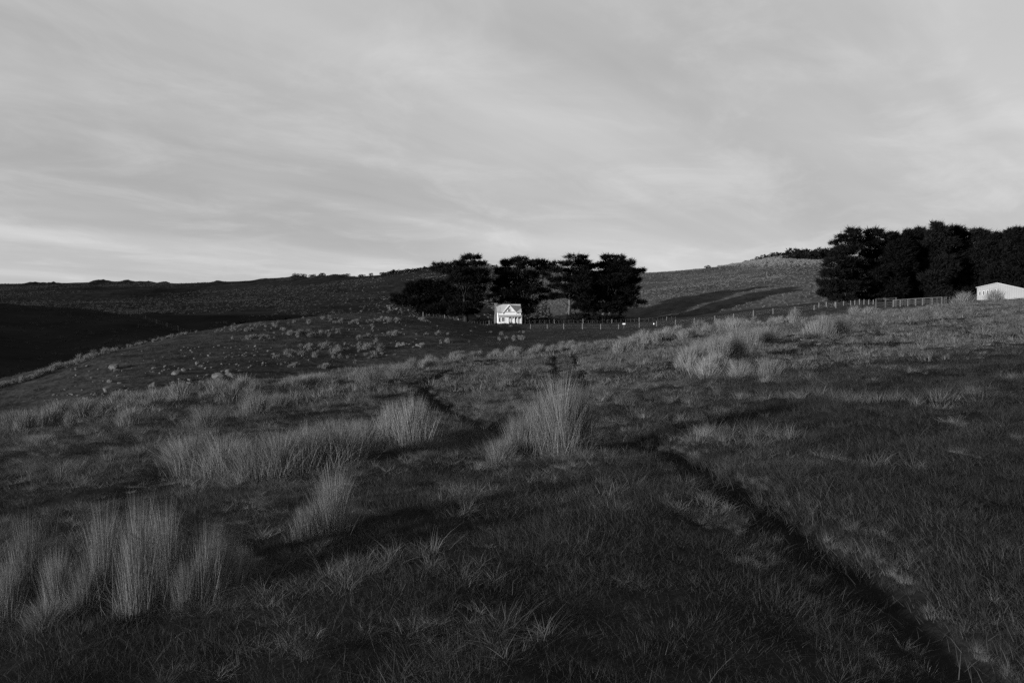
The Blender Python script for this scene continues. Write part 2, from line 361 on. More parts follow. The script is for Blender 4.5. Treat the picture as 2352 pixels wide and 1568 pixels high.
# ------------------------------------------------------------------ blades of grass
def blades(n, rad, hmin, hmax, lean, curl, width, segs=3, rs=None, up=0.0, gauss=True):
    r = rs or rng
    a = r.uniform(0, 2 * np.pi, n); q = np.abs(r.normal(0, 0.5, n)) if gauss else np.sqrt(r.uniform(0, 1, n))
    bx = np.cos(a) * q * rad; by = np.sin(a) * q * rad
    da = a + r.normal(0, 0.9, n)
    h = r.uniform(hmin, hmax, n) * (1 - 0.35 * np.clip(q, 0, 1.2))
    ln = np.abs(r.normal(lean, lean * 0.6, n)) * (0.35 + q); cu = np.abs(r.normal(curl, curl * 0.7, n))
    wa = r.uniform(0, np.pi, n); w = width * r.uniform(0.6, 1.3, n)
    V = []; 
    for k in range(segs + 1):
        t = k / segs; s = (ln * t + cu * t * t) * h
        zz = h * (t - 0.35 * np.minimum(cu, 1.2) * t * t) - 0.03 * (1 - t)
        cx = bx + np.cos(da) * s; cy = by + np.sin(da) * s
        if k < segs:
            ww = w * (1 - 0.75 * t) * 0.5
            V.append(np.stack([cx - np.cos(wa) * ww, cy - np.sin(wa) * ww, zz], -1)); V.append(np.stack([cx + np.cos(wa) * ww, cy + np.sin(wa) * ww, zz], -1))
        else: V.append(np.stack([cx, cy, zz], -1))
    m = 2 * segs + 1
    V = np.stack(V, 1).reshape(-1, 3); base = np.arange(n)[:, None] * m; Fc = []
    for k in range(segs - 1): Fc += (base + np.array([[2 * k, 2 * k + 1, 2 * k + 3, 2 * k + 2]])).tolist()
    Fc += (base + np.array([[2 * segs - 2, 2 * segs - 1, 2 * segs]])).tolist()
    tone = np.repeat(np.clip(r.normal(1.0, 0.30, n), 0.35, 2.0), m)
    return V, Fc, tone

def instancer(name, label, pts, rot, scl, idx, sources, cat=None):
    """one object that scatters small clumps (geometry nodes)"""
    src = bpy.data.collections.new(name + '_clumps')
    for i, me in enumerate(sources):
        o = bpy.data.objects.new('%s_clump_%02d' % (name, i), me); src.objects.link(o)
    me = bpy.data.meshes.new(name); me.vertices.add(len(pts)); me.vertices.foreach_set('co', np.asarray(pts, np.float32).ravel())
    a = me.attributes.new('rot', 'FLOAT_VECTOR', 'POINT'); a.data.foreach_set('vector', np.asarray(rot, np.float32).ravel())
    a = me.attributes.new('scl', 'FLOAT_VECTOR', 'POINT'); a.data.foreach_set('vector', np.asarray(scl, np.float32).ravel())
    a = me.attributes.new('pick', 'INT', 'POINT'); a.data.foreach_set('value', np.asarray(idx, np.int32))
    o = obj(name, me); tag(o, label, cat, None, 'stuff')
    g = bpy.data.node_groups.new(name + '_scatter', 'GeometryNodeTree')
    g.interface.new_socket('Geometry', in_out='INPUT', socket_type='NodeSocketGeometry'); g.interface.new_socket('Geometry', in_out='OUTPUT', socket_type='NodeSocketGeometry')
    N = g.nodes; L = g.links; gi = N.new('NodeGroupInput'); go = N.new('NodeGroupOutput')
    mp = N.new('GeometryNodeMeshToPoints'); ip = N.new('GeometryNodeInstanceOnPoints'); ci = N.new('GeometryNodeCollectionInfo')
    ci.inputs['Collection'].default_value = src; ci.inputs['Separate Children'].default_value = True; ci.inputs['Reset Children'].default_value = True
    def attr(nm, ty):
        n = N.new('GeometryNodeInputNamedAttribute'); n.data_type = ty; n.inputs['Name'].default_value = nm; return n.outputs['Attribute']
    L.new(gi.outputs[0], mp.inputs[0]); L.new(mp.outputs[0], ip.inputs['Points']); L.new(ci.outputs[0], ip.inputs['Instance'])
    ip.inputs['Pick Instance'].default_value = True
    L.new(attr('pick', 'INT'), ip.inputs['Instance Index']); L.new(attr('rot', 'FLOAT_VECTOR'), ip.inputs['Rotation']); L.new(attr('scl', 'FLOAT_VECTOR'), ip.inputs['Scale'])
    L.new(ip.outputs[0], go.inputs[0])
    md = o.modifiers.new('scatter', 'NODES'); md.node_group = g
    return o

def tufty(nt, nb, spread, rad, h0, h1, lean, curl, width, segs, tone=1.0):
    """a patch of small separate tufts"""
    Vs = []; Fs = []; Ts = []; off = 0
    for i in range(nt):
        k = rng.uniform(0.6, 1.35); V, Fc, t = blades(int(nb * rng.uniform(0.6, 1.4)), rad * k, h0 * k, h1 * k, lean, curl, width, segs)
        a = rng.uniform(0, 6.28); q = spread * math.sqrt(rng.uniform(0, 1)); V = V + np.array([math.cos(a) * q, math.sin(a) * q, 0])
        Vs.append(V); Fs += [tuple(j + off for j in f) for f in Fc]; Ts.append(t * tone * rng.uniform(0.6, 1.5)); off += len(V)
    return np.concatenate(Vs), Fs, np.concatenate(Ts)

def build_grass():
    src = []
    for k in range(5):                                              # fine meadow turf, one clump about 0.6 m across
        V, Fc, t = tufty(10, 64, 0.46, 0.12, 0.04, 0.11, 0.85, 1.0, 0.0022, 3, 1.25)
        src.append(mesh('turf_clump', V, Fc, M_grass, t))
    for k in range(3):                                              # sparser, longer wisps with seed stalks
        V, Fc, t = blades(40, 0.45, 0.10, 0.30, 0.8, 1.2, 0.0020, 4)
        src.append(mesh('wispy_clump', V, Fc, M_grass, t * 0.95))
    for k in range(3):                                              # cropped turf for the ruts
        V, Fc, t = blades(300, 0.40, 0.02, 0.06, 1.0, 1.0, 0.0030, 2)
        src.append(mesh('cropped_clump', V, Fc, M_grass, t * 0.5))
    for k in range(4):                                              # broad clumps for further off
        V, Fc, t = tufty(13, 26, 0.75, 0.17, 0.07, 0.17, 0.6, 0.8, 0.010, 2, 1.15)
        src.append(mesh('broad_clump', V, Fc, M_grass, t))
    for k in range(3):                                              # greener, darker turf; near the camera also used to dim the foreground
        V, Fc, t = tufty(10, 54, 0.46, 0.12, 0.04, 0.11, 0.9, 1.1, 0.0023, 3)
        src.append(mesh('verdant_dim_clump', V, Fc, M_grass, t * 0.36))
    for k in range(3):                                              # flattened dry thatch
        V, Fc, t = tufty(8, 60, 0.42, 0.13, 0.05, 0.14, 1.4, 0.8, 0.0024, 3)
        src.append(mesh('withered_thatch', V, Fc, M_grass, np.clip(t, 0, 1.3)))
    P = []; Rt = []; S = []; I = []
    def scatter(y0, y1, dens, size, kinds, hs=1.0):
        area = 0.72 * (y1 ** 2 - y0 ** 2) + 6 * (y1 - y0); n = int(area * dens)
        y = np.sqrt(rng.uniform(y0 * y0, y1 * y1, n)) if y0 > 0 else rng.uniform(y0, y1, n)
        x = rng.uniform(-1, 1, n) * (0.72 * np.abs(y) + 3.0)
        ok = who(x, y) == 0; x = x[ok]; y = y[ok]; n = len(x)
        rd = rutdist(x, y)
        clump = fbm(x / 0.9, y / 0.9, 31, 2) + 0.7 * fbm(x / 4.5, y / 4.5, 33, 2)
        keep = (rng.uniform(-0.75, 0.75, n) < clump + 0.72)
        x = x[keep]; y = y[keep]; rd = rd[keep]; clump = clump[keep]; n = len(x)
        k = rng.choice(kinds, n)
        green_dim = sstep(-0.5, 0.5, fbm(x / 3.0, y / 3.0, 81, 3) * 0.7 + 1.25 * fbm(x / 0.42, y / 0.42, 83, 2) + 0.75 * sstep(0.12, 0.40, x / y) * sstep(46, 16, y) + 0.55 * sstep(10, 4, y) - 0.25)  # near the camera, darker turf puts the foreground's dimness into its colour
        k = np.where((rng.uniform(0, 1, n) < green_dim) & (k < 5), rng.integers(15, 18, n), k)
        k = np.where((rng.uniform(0, 1, n) < 0.30 * (1 - green_dim)) & (k < 5), rng.integers(18, 21, n), k)
        rut = rd < np.where((k >= 11) & (k < 15), 2.6, 2.1)
        drop = rut & (k != 99) & (rng.uniform(0, 1, n) < 0.85)
        x = x[~drop]; y = y[~drop]; k = k[~drop]; rd = rd[~drop]; clump = clump[~drop]; rut = rut[~drop]; n = len(x)
        k = np.where(rut, rng.integers(8, 11, n), k)
        s = size * rng.uniform(0.75, 1.3, n); h = hs * (1.0 + 1.5 * clump) * rng.uniform(0.8, 1.2, n)
        h = np.clip(h, 0.35, 1.9) * np.where(rut, 1.0, sstep(1.2, 2.2, rd) * 0.6 + 0.4)
        P.append(np.stack([x, y, H(x, y) - 0.01], -1)); S.append(np.stack([s, s, s * h], -1)); I.append(k)
        Rt.append(np.stack([rng.normal(0, 0.10, n), rng.normal(0, 0.10, n), rng.uniform(0, 6.28, n)], -1))
    for seg, w in RUTPTS:                                           # small tufts along both lips of each rut
        dirs = np.gradient(seg, axis=0); dirs /= np.maximum(np.linalg.norm(dirs, axis=1), 1e-6)[:, None]; nrm = np.stack([-dirs[:, 1], dirs[:, 0]], -1)
        n = len(seg) * 9; k = rng.integers(0, len(seg), n); wide = w * (1 + seg[k, 1] / 60)
        q = seg[k] + nrm[k] * (rng.choice([-1, 1], n) * rng.uniform(1.0, 2.6, n) * wide)[:, None]; s = rng.uniform(.28, .5, n)
        P.append(np.stack([q[:, 0], q[:, 1], H(q[:, 0], q[:, 1]) - 0.005], -1)); S.append(np.stack([s, s, s * 1.6], -1)); I.append(rng.choice([0, 2, 15, 16, 17, 15, 16, 17], n)); Rt.append(np.stack([0 * s, 0 * s, rng.uniform(0, 6.28, n)], -1))
    for seg, w in RUTPTS:
        n = len(seg); q = seg[rng.integers(0, len(seg), n)] + rng.normal(0, w * 0.8, (n, 2)); s = rng.uniform(.7, 1.2, n)
        P.append(np.stack([q[:, 0], q[:, 1], H(q[:, 0], q[:, 1]) - 0.005], -1)); S.append(np.stack([s, s, s * rng.uniform(.7, 1.4, n)], -1)); I.append(rng.integers(8, 11, n)); Rt.append(np.stack([0 * s, 0 * s, rng.uniform(0, 6.28, n)], -1))
    for y0, y1, dn in ((1.2, 9, 17.0), (9, 22, 6.0)):                # short turf under everything, so no soil shows
        n = int((0.72 * (y1 ** 2 - y0 ** 2) + 6 * (y1 - y0)) * dn); y = np.sqrt(rng.uniform(y0 * y0, y1 * y1, n)); x = rng.uniform(-1, 1, n) * (0.72 * y + 3.0); s = rng.uniform(.9, 1.5, n)
        ok = rutdist(x, y) > 1.7; x = x[ok]; y = y[ok]; s = s[ok]; n = len(x)
        P.append(np.stack([x, y, H(x, y) - 0.005], -1)); S.append(np.stack([s, s, s * rng.uniform(.9, 2.0, n)], -1)); I.append(rng.integers(8, 11, n)); Rt.append(np.stack([0 * s, 0 * s, rng.uniform(0, 6.28, n)], -1))
    A = [0, 1, 2, 3, 4]; Bk = [11, 12, 13, 14]
    scatter(1.2, 9, 11, 0.9, A); scatter(1.2, 9, 1.3, 0.9, [5, 6, 7])
    scatter(9, 20, 6.5, 1.1, A); scatter(9, 20, 1.0, 1.0, [5, 6, 7])
    scatter(20, 45, 3.0, 1.0, A + Bk + Bk); scatter(20, 45, 0.5, 1.2, [5, 6, 7])
    scatter(45, 135, 0.85, 1.5, Bk, 0.9)
    instancer('grass', 'rough meadow grass covering the near slope', np.concatenate(P), np.concatenate(Rt), np.concatenate(S), np.concatenate(I), src)

    tuft = []
    for k in range(4):
        V, Fc, t = blades(46, 0.5, 0.35, 0.75, 0.45, 0.5, 0.055, 2)
        tuft.append(mesh('tuft', V, Fc, M_tuss_far, t))
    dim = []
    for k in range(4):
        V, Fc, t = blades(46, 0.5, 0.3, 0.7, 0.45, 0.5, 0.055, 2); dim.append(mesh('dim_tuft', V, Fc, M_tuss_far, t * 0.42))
    pale = []
    for k in range(3):
        V, Fc, t = blades(46, 0.5, 0.45, 0.9, 0.35, 0.4, 0.055, 2); pale.append(mesh('pale_tuft', V, Fc, M_tuss_far, t * 1.25))
    low = []
    for k in range(4):
        V, Fc, t = blades(40, 0.6, 0.06, 0.16, 0.6, 0.5, 0.05, 1)
        low.append(mesh('low_tuft', V, Fc, M_grass, t * 0.6))
    def put(name, label, x, y, s, src):
        n = len(x); sv = np.stack([s, s, s * rng.uniform(0.7, 1.2, n)], -1)
        instancer(name, label, np.stack([x, y, H(x, y) - 0.03], -1), np.stack([0 * x, 0 * x, rng.uniform(0, 6.28, n)], -1), sv, rng.integers(0, len(src), n), src)
    # short pasture on the knoll and the paddock
    n = 34000; y = np.sqrt(rng.uniform(55 ** 2, 250 ** 2, n)); x = rng.uniform(-0.72, 0.6, n) * y
    w = who(x, y); ok = ((w == 2) | (w == 1)) & (fbm(x / 6, y / 6, 41, 3) > rng.uniform(-0.6, 0.5, n)); x = x[ok]; y = y[ok]
    put('pasture_grass', 'short dark pasture grass over the knoll and the paddock', x, y, rng.uniform(0.7, 1.5, len(x)), low)
    # tussock cover of the far hills
    n = 60000; y = np.sqrt(rng.uniform(262 ** 2, 900 ** 2, n)); x = rng.uniform(-0.72, 0.10, n) * y
    dn = 1.5 * fbm(x / 70, y / 90, 51, 4) + 0.5 * fbm(x / 9, y / 9, 55, 2) - 0.05 + 0.25 * sstep(-0.35, -0.02, x / y)
    ok = (who(x, y) == 4) & (x < 60) & (dn > rng.uniform(-0.35, 0.75, n)); x = x[ok]; y = y[ok]
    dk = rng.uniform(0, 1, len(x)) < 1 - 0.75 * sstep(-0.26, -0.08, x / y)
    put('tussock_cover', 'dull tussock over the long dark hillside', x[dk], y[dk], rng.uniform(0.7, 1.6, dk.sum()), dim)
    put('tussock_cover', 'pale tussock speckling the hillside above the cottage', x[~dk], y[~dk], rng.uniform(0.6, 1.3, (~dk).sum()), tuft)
    n = 9000; y = np.sqrt(rng.uniform(110 ** 2, 340 ** 2, n)); x = rng.uniform(-0.72, -0.2, n) * y
    ok = (who(x, y) == 3) & (fbm(x / 14, y / 14, 91, 3) > rng.uniform(-0.3, 0.7, n)); x = x[ok]; y = y[ok]
    put('spur_grass', 'dark grass on the shaded spur', x, y, rng.uniform(0.5, 1.2, len(x)), dim)
    n = 52000; y = np.sqrt(rng.uniform(255 ** 2, 600 ** 2, n)); x = rng.uniform(0.0, 0.50, n) * y
    top = sstep(0.050, 0.066, (H(x, y) - CAMZ) / y)
    ok = (who(x, y) == 4) & (x > -20) & (fbm(x / 20, y / 12, 61, 3) + 0.9 * top > rng.uniform(-0.5, 1.0, n)); x = x[ok]; y = y[ok]; top = top[ok]
    pl = top > rng.uniform(0.2, 0.8, len(x))
    put('hill_grass', 'dry grass on the smooth bushy topped hill', x[~pl], y[~pl], rng.uniform(0.4, 0.95, (~pl).sum()), tuft)
    put('summit_grass', 'pale rank grass round the hill summit', x[pl], y[pl], rng.uniform(1.0, 1.9, pl.sum()), pale)
build_grass()

# ------------------------------------------------------------------ tussocks, each one a plant of its own
TUS = []
for k in range(6):
    n = [2100, 1900, 2200, 1800, 2000, 2300][k]
    V, Fc, t = blades(n, 0.34, 0.38, 1.12, [0.15, 0.20, 0.12, 0.22, 0.16, 0.14][k], [0.10, 0.18, 0.08, 0.22, 0.12, 0.18][k], 0.0050, 4)
    V2, F2, t2 = blades(420, 0.50, 0.18, 0.62, 0.55, 1.1, 0.0055, 4)
    off = len(V); TUS.append(mesh('tussock', np.concatenate([V, V2]), Fc + [tuple(i + off for i in f) for f in F2], M_tuss, np.concatenate([t, t2 * 0.85])))
TUM = []
for k in range(5):
    V, Fc, t = blades(800, 0.38, 0.4, 1.08, 0.18, 0.20, 0.014, 3); TUM.append(mesh('tussock', V, Fc, M_tuss, t))
TUF = []
for k in range(5):
    V, Fc, t = blades(280, 0.42, 0.4, 1.05, 0.22, 0.28, 0.032, 3); TUF.append(mesh('tussock', V, Fc, M_tuss_far, t))
TUSPOS = []
def tussock(xd, yd, hpx, wpx, label, group, fam, name='tussock', xy=None, hm=None):
    x, y = xy or hit(xd, yd)
    h = hm if hm else hpx / F * y; s = wpx / F * y if wpx else h * 0.85
    o = obj(name, random.choice(fam), None, (x, y, float(H(x, y)) - 0.02))
    o.rotation_euler = (random.gauss(0, .05), random.gauss(0, .05) , random.uniform(0, 6.28)); hs = h / 0.95; ws = s / 0.74
    o.scale = (ws, ws, hs); tag(o, label, 'tussock', group); TUSPOS.append((x, y)); return o
CORNER = 'tussocks clumped at the lower left'; BELT = 'tussocks in the belt at middle left'
for xd, yd, h, w, l in [(70, 1395, 225, 105, 'big arching tussock at the lower left edge, leaning outwards'), (135, 1405, 165, 75, 'tussock just inside the big arching one at the lower left edge'), (238, 1375, 245, 75, 'tall narrow tussock left of the tallest lower left one'),
                        (322, 1405, 280, 100, 'tallest pale tussock in the middle of the lower left clump'), (385, 1360, 235, 75, 'shaded tussock behind the tallest one in the lower left clump'), (470, 1388, 200, 90, 'ragged tussock at the right end of the lower left clump'),
                        (525, 1362, 150, 75, 'lower tussock against the right end of the lower left clump'), (562, 1335, 90, 65, 'low tussock trailing off the lower left clump'), (195, 1400, 120, 80, 'short tussock in the gap left of the tallest lower left one'), (428, 1398, 125, 75, 'short tussock in the gap right of the tallest lower left one'), (18, 1425, 150, 80, 'tussock cut by the left edge of the picture, lowest of its clump'), (105, 1445, 85, 90, 'lowest short tussock in front of the big arching one')]:
    tussock(xd, yd, h, w, l, CORNER, TUS)
tussock(768, 1225, 170, 85, 'upright narrow tussock standing alone right of the lower left clump', None, TUS)
tussock(708, 1235, 85, 90, 'short tussock at the foot of the lone upright tussock', None, TUS)
for xd, yd, h, w, l in [(450, 1085, 105, 100, 'leftmost tussock of the middle left belt'), (515, 1095, 115, 110, 'second tussock of the middle left belt'), (580, 1100, 110, 100, 'third tussock of the middle left belt'), (645, 1092, 120, 110, 'fourth tussock of the middle left belt'),
                        (705, 1080, 115, 110, 'fifth tussock of the middle left belt'), (775, 1068, 115, 120, 'sixth tussock of the middle left belt'), (830, 1035, 85, 90, 'small tussock at the right end of the middle left belt'), (420, 1065, 70, 90, 'small tussock behind the left end of the middle left belt'),
                        (900, 1005, 85, 80, 'tussock leaning behind the rounded one beside the track'), (950, 1025, 120, 115, 'rounded tussock beside the bend of the left track')]:
    tussock(xd, yd, h, w, l, BELT, TUS)
CEN = 'tussocks in the centre clump'
for xd, yd, h, w, l in [(1290, 1050, 215, 92, 'tallest tussock in the centre of the slope'), (1330, 1036, 180, 62, 'shaded tussock against the tallest centre one'), (1243, 1049, 165, 82, 'tussock left of the tallest centre one'), (1195, 1050, 118, 76, 'lower tussock at the left of the centre clump'), (1150, 1060, 65, 66, 'low spiky tussock at the left foot of the centre clump')]:
    tussock(xd, yd, h, w, l, CEN, TUS)
for xd, yd, h, w, l in [(1425, 812, 38, 36, 'small round tussock right of the track top'), (1472, 808, 32, 28, 'small tussock second right of the track top'), (1605, 838, 64, 56, 'left tussock of the big clump on the right slope'), (1645, 830, 72, 58, 'second tussock of the big clump on the right slope'),
                        (1690, 822, 75, 58, 'middle tussock of the big clump on the right slope'), (1755, 793, 55, 62, 'dark sided round tussock right of the big clump'), (1720, 800, 52, 50, 'tussock squeezed behind the dark sided round one'), (1890, 774, 56, 56, 'left of the twin tussocks on the right slope'),
                        (1935, 770, 50, 50, 'right of the twin tussocks on the right slope'), (1865, 770, 40, 36, 'small tussock leaning on the left twin tussock'), (1700, 872, 52, 52, 'low spreading tussock below the big clump on the right slope'), (1765, 868, 55, 50, 'tussock below the dark sided round one'), (1825, 742, 40, 24, 'thin upright tussock in front of the post fence'),
                        (1963, 722, 24, 22, 'dark tussock left of the stock yard gate'), (1998, 722, 22, 30, 'low tussock in front of the stock yard gate'), (2215, 695, 30, 34, 'bushy tussock left of the white shed'), (2285, 693, 36, 36, 'tall tussock in front of the white shed'), (2196, 700, 18, 24, 'small tussock below the stock yard rails')]:
    tussock(xd, yd, h, w, l, 'tussocks on the right slope', TUS if h > 45 else TUM)
bx_ = [(random.uniform(-9.5, -1.6), random.uniform(-6.5, 1.0), random.uniform(0.45, 0.9)) for i in range(30)]   # unseen tussocks added behind the viewer so their long shadows dapple the foreground
bx_ = np.array([b for b in bx_ if b[1] < 0.45 * -b[0] - 0.6]); nb = len(bx_)
instancer('tussock_scatter', 'unseen tussocks added behind the viewer to shade the foreground', np.stack([bx_[:, 0], bx_[:, 1], H(bx_[:, 0], bx_[:, 1]) - 0.02], -1), np.stack([np.zeros(nb), np.zeros(nb), rng.uniform(0, 6.28, nb)], -1), np.stack([bx_[:, 2]] * 3, -1), rng.integers(0, 6, nb), TUS)
def row(pts, n, jit, hpx, label, group, fam, hj=0.35):
    pts = np.array(pts, float); L = np.concatenate([[0], np.cumsum(np.hypot(*np.diff(pts, axis=0).T))])
    for i in range(n):
        t = random.uniform(0, L[-1]); xd = np.interp(t, L, pts[:, 0]); yd = np.interp(t, L, pts[:, 1]) + random.gauss(0, jit)
        h = hpx * random.uniform(1 - hj, 1 + hj); tussock(xd, yd, h, h * random.uniform(0.65, 1.0), label, group, fam)
row([(10, 985), (120, 968), (260, 950), (420, 925), (560, 905), (700, 890)], 46, 6, 40, 'tussock in the ragged row along the left brow of the slope', 'tussocks along the left brow', TUM)
for xd, yd, h, w, l in [(475, 985, 62, 60, 'dark tussock below the left brow'), (300, 975, 45, 60, 'broad low tussock below the left brow'), (590, 955, 62, 70, 'pale tall tussock below the left brow'), (100, 1020, 28, 70, 'low shaded tussock near the left edge'), (640, 935, 40, 45, 'small tussock beside the pale tall one below the brow'), (845, 885, 42, 50, 'tussock on the brow left of the track bend'), (915, 868, 40, 60, 'pale tussock on the brow above the track bend')]:
    tussock(xd, yd, h, w, l, 'tussocks below the left brow', TUS)
row([(700, 890), (800, 872), (900, 855), (1000, 838)], 24, 4, 28, 'tussock on the brow between the left row and the track', 'tussocks along the middle brow', TUM)
row([(1000, 830), (1100, 822), (1200, 812), (1300, 803), (1350, 800)], 36, 3, 19, 'small tussock in the row along the centre brow', 'tussocks along the centre brow', TUM)
row([(1440, 790), (1540, 775), (1640, 762), (1720, 752)], 40, 6, 24, 'tussock in the band behind the big clump on the right slope', 'tussocks in the right band', TUM)
row([(1640, 757), (1720, 748), (1800, 741), (1860, 736)], 24, 3, 15, 'small tussock in front of the white post fence', 'tussocks before the fence', TUM)
row([(1520, 840), (1600, 850), (1680, 858)], 12, 8, 40, 'loose tussock under the left end of the big right clump', 'loose tussocks on the right slope', TUM)
row([(1960, 730), (2100, 722), (2250, 712), (2350, 702)], 8, 5, 12, 'tiny tussock on the upper right slope', 'tussocks on the upper right slope', TUM)

# tussocks over the knoll
KN = 'tussocks dotting the knoll'; KNL = 'small pale tussock scattered over the dark knoll'; KCL = 'pale tussock in the fringe along the knoll crest'
def z4(x, y): return x / 2.5, 602 + y / 2.5
def z1(x, y): return (940 + x / 3.5636) / 1.0629, (590 + y / 3.5636) / 1.0629
FRINGE = []; KCOUNT = [0]
def kt(xd, yd, hm, label, group):
    xy = hit(xd, yd, 50); KCOUNT[0] += 1; hm *= random.choice((0.4, 0.5, 0.6, 0.6, 0.75, 0.95))
    if label == KNL:
        for q in range(random.choice((0, 1, 1, 2, 3))): FRINGE.append((xy[0] + random.gauss(0, 1.1), xy[1] + random.gauss(0, 1.4), hm * random.uniform(0.4, 0.9)))
    if label == KCL or (label == KNL and KCOUNT[0] % 3):
        FRINGE.append((xy[0], xy[1], hm)); return
    tussock(xd, yd, 0, 0, label, group, TUF, xy=xy, hm=hm).scale = (hm * random.uniform(0.9, 1.2), hm * random.uniform(0.9, 1.2), hm * random.uniform(1.0, 1.3))
kc = np.array([z4(*p) for p in [(-20, 705), (200, 645), (300, 605), (450, 555), (600, 505), (750, 470), (850, 445), (1000, 412), (1130, 382)]])
for i in range(260):
    t = random.uniform(0, len(kc) - 1.01); k = int(t); p = kc[k] + (kc[k + 1] - kc[k]) * (t - k)
    kt(p[0], p[1] + random.uniform(2, 11) * (0.7 if p[0] > 250 else 1.0), random.uniform(0.55, 0.95), KCL, 'tussocks along the knoll crest')
for (x0, x1, y0, y1, n) in [(1180, 1640, 345, 395, 34), (1240, 1340, 335, 350, 6), (1400, 1620, 305, 325, 10), (1400, 1590, 425, 440, 12), (1640, 1790, 398, 412, 12), (1750, 2000, 395, 425, 9), (1720, 2210, 465, 545, 44), (1640, 1690, 505, 540, 6),
                            (1850, 1890, 585, 605, 4), (1660, 1710, 580, 605, 4), (2040, 2190, 420, 440, 9), (2110, 2150, 355, 400, 4), (2210, 2280, 400, 412, 5), (1720, 2280, 315, 350, 22)]:
    for i in range(n):
        kt(*z4(random.uniform(x0, x1), random.uniform(y0, y1) + 6), random.uniform(0.6, 1.1), KNL, KN)
for (x0, x1, y0, y1, n) in [(980, 1210, 770, 860, 20), (870, 930, 785, 810, 4), (780, 830, 745, 760, 3), (830, 1110, 715, 755, 10), (740, 800, 690, 715, 3), (320, 450, 675, 695, 6), (10, 110, 785, 815, 5), (440, 480, 790, 810, 2), (520, 600, 855, 880, 4), (270, 280, 795, 805, 1), (740, 750, 780, 790, 1), (80, 130, 675, 690, 3)]:
    for i in range(n):
        xd, yd = z1(random.uniform(x0, x1), random.uniform(y0, y1) + 8)
        kt(xd, yd, random.uniform(0.7, 1.2), 'pale tussock on the grassy hollow before the cottage' if x0 > 700 else KNL, 'tussocks in the hollow' if x0 > 700 else KN)

FR = np.array(FRINGE); nf = len(FR)
instancer('tussock_fringe', 'pale tussocks massed along the knoll crest and dotted over the knoll', np.stack([FR[:, 0], FR[:, 1], H(FR[:, 0], FR[:, 1]) - 0.03], -1), np.stack([np.zeros(nf), np.zeros(nf), rng.uniform(0, 6.28, nf)], -1), np.stack([FR[:, 2] * 1.1, FR[:, 2] * 1.1, FR[:, 2] * 1.2], -1), rng.integers(0, 5, nf), TUF)

# ------------------------------------------------------------------ rocks on the knoll
ROCKS = []
import bmesh
for k in range(6):
    bm = bmesh.new(); bmesh.ops.create_icosphere(bm, subdivisions=2, radius=0.5); sd = random.uniform(0, 90)
    for v in bm.verts:
        c = v.co; n = math.sin(c.x * 5.1 + sd) * math.cos(c.y * 4.3 + sd * 2) + 0.6 * math.sin(c.z * 9 + c.x * 7 + sd)
        v.co = c * (1 + 0.14 * n)
    for q in range(9):                                              # broken faces
        pn = Vector((random.gauss(0, 1), random.gauss(0, 1), random.gauss(0, 1))).normalized(); pd = random.uniform(0.28, 0.42)
        for v in bm.verts:
            e_ = v.co.dot(pn) - pd
            if e_ > 0: v.co -= pn * e_ * 0.95
    for v in bm.verts: v.co.z *= 0.75
    me = bpy.data.meshes.new('rock'); bm.to_mesh(me); bm.free(); me.materials.append(M_rock); ROCKS.append(me)
def rock(xd, yd, s, label, group, xy=None):
    x, y = xy or hit(xd, yd, 50); o = obj('rock', random.choice(ROCKS), None, (x, y, float(H(x, y)) + 0.08 * s))
    o.rotation_euler = (random.gauss(0, .15), random.gauss(0, .15), random.uniform(0, 6.28)); o.scale = (s * random.uniform(.9, 1.4), s, s * random.uniform(0.8, 1.2)); tag(o, label, 'rock', group)
for x, y, s, l in [(1260, 668, 1.5, 'largest pale boulder low on the knoll'), (1330, 655, 1.1, 'boulder right of the largest one on the knoll'), (1355, 662, 0.9, 'boulder at the right end of the boulder group'), (1245, 685, 0.9, 'boulder tucked under the largest one'), (1310, 632, 0.7, 'small boulder above the boulder group'),
                   (1015, 645, 1.2, 'upright boulder left of the boulder group'), (1065, 622, 0.9, 'boulder above the upright boulder'), (660, 612, 1.2, 'lone pale boulder on the left of the knoll'), (675, 628, 0.9, 'boulder just under the lone pale boulder'), (620, 742, 1.1, 'low flat boulder near the foot of the knoll'), (895, 715, 1.0, 'boulder at the foot of the knoll below the upright one'), (640, 690, 0.9, 'knobbly boulder on the left of the knoll')]:
    rock(*z4(x, y), s, l, None)
for (x0, x1, y0, y1, n, s0, s1) in [(1050, 1600, 480, 600, 60, .15, .5), (900, 1450, 580, 700, 34, .2, .55), (330, 740, 590, 800, 50, .15, .45), (700, 1100, 500, 640, 22, .15, .4), (1880, 2300, 300, 400, 26, .2, .6), (300, 600, 750, 830, 14, .2, .5)]:
    for i in range(n):
        rock(*z4(random.uniform(x0, x1), random.uniform(y0, y1)), random.uniform(s0, s1), 'small pale stone strewn over the knoll', 'stones strewn over the knoll')
for (x0, x1, y0, y1, n, s0, s1) in [(20, 220, 555, 605, 26, .5, 1.4), (200, 300, 640, 660, 8, .3, .8), (540, 660, 640, 690, 14, .3, .9), (80, 240, 885, 915, 14, .25, .8), (250, 330, 895, 925, 5, .5, 1.1), (420, 480, 730, 800, 5, .2, .5), (50, 700, 700, 900, 22, .15, .4)]:
    for i in range(n):
        rock(*z1(random.uniform(x0, x1), random.uniform(y0, y1)), random.uniform(s0, s1), 'pale rock in the outcrop under the left trees' if y1 < 700 else 'pale stone on the short turf before the cottage', 'rocks under the left trees' if y1 < 700 else 'stones before the cottage')
rock(1790, 0, 0.55, 'pale flat rock behind the big tussock clump on the right slope', None, xy=hit(1690, 737))

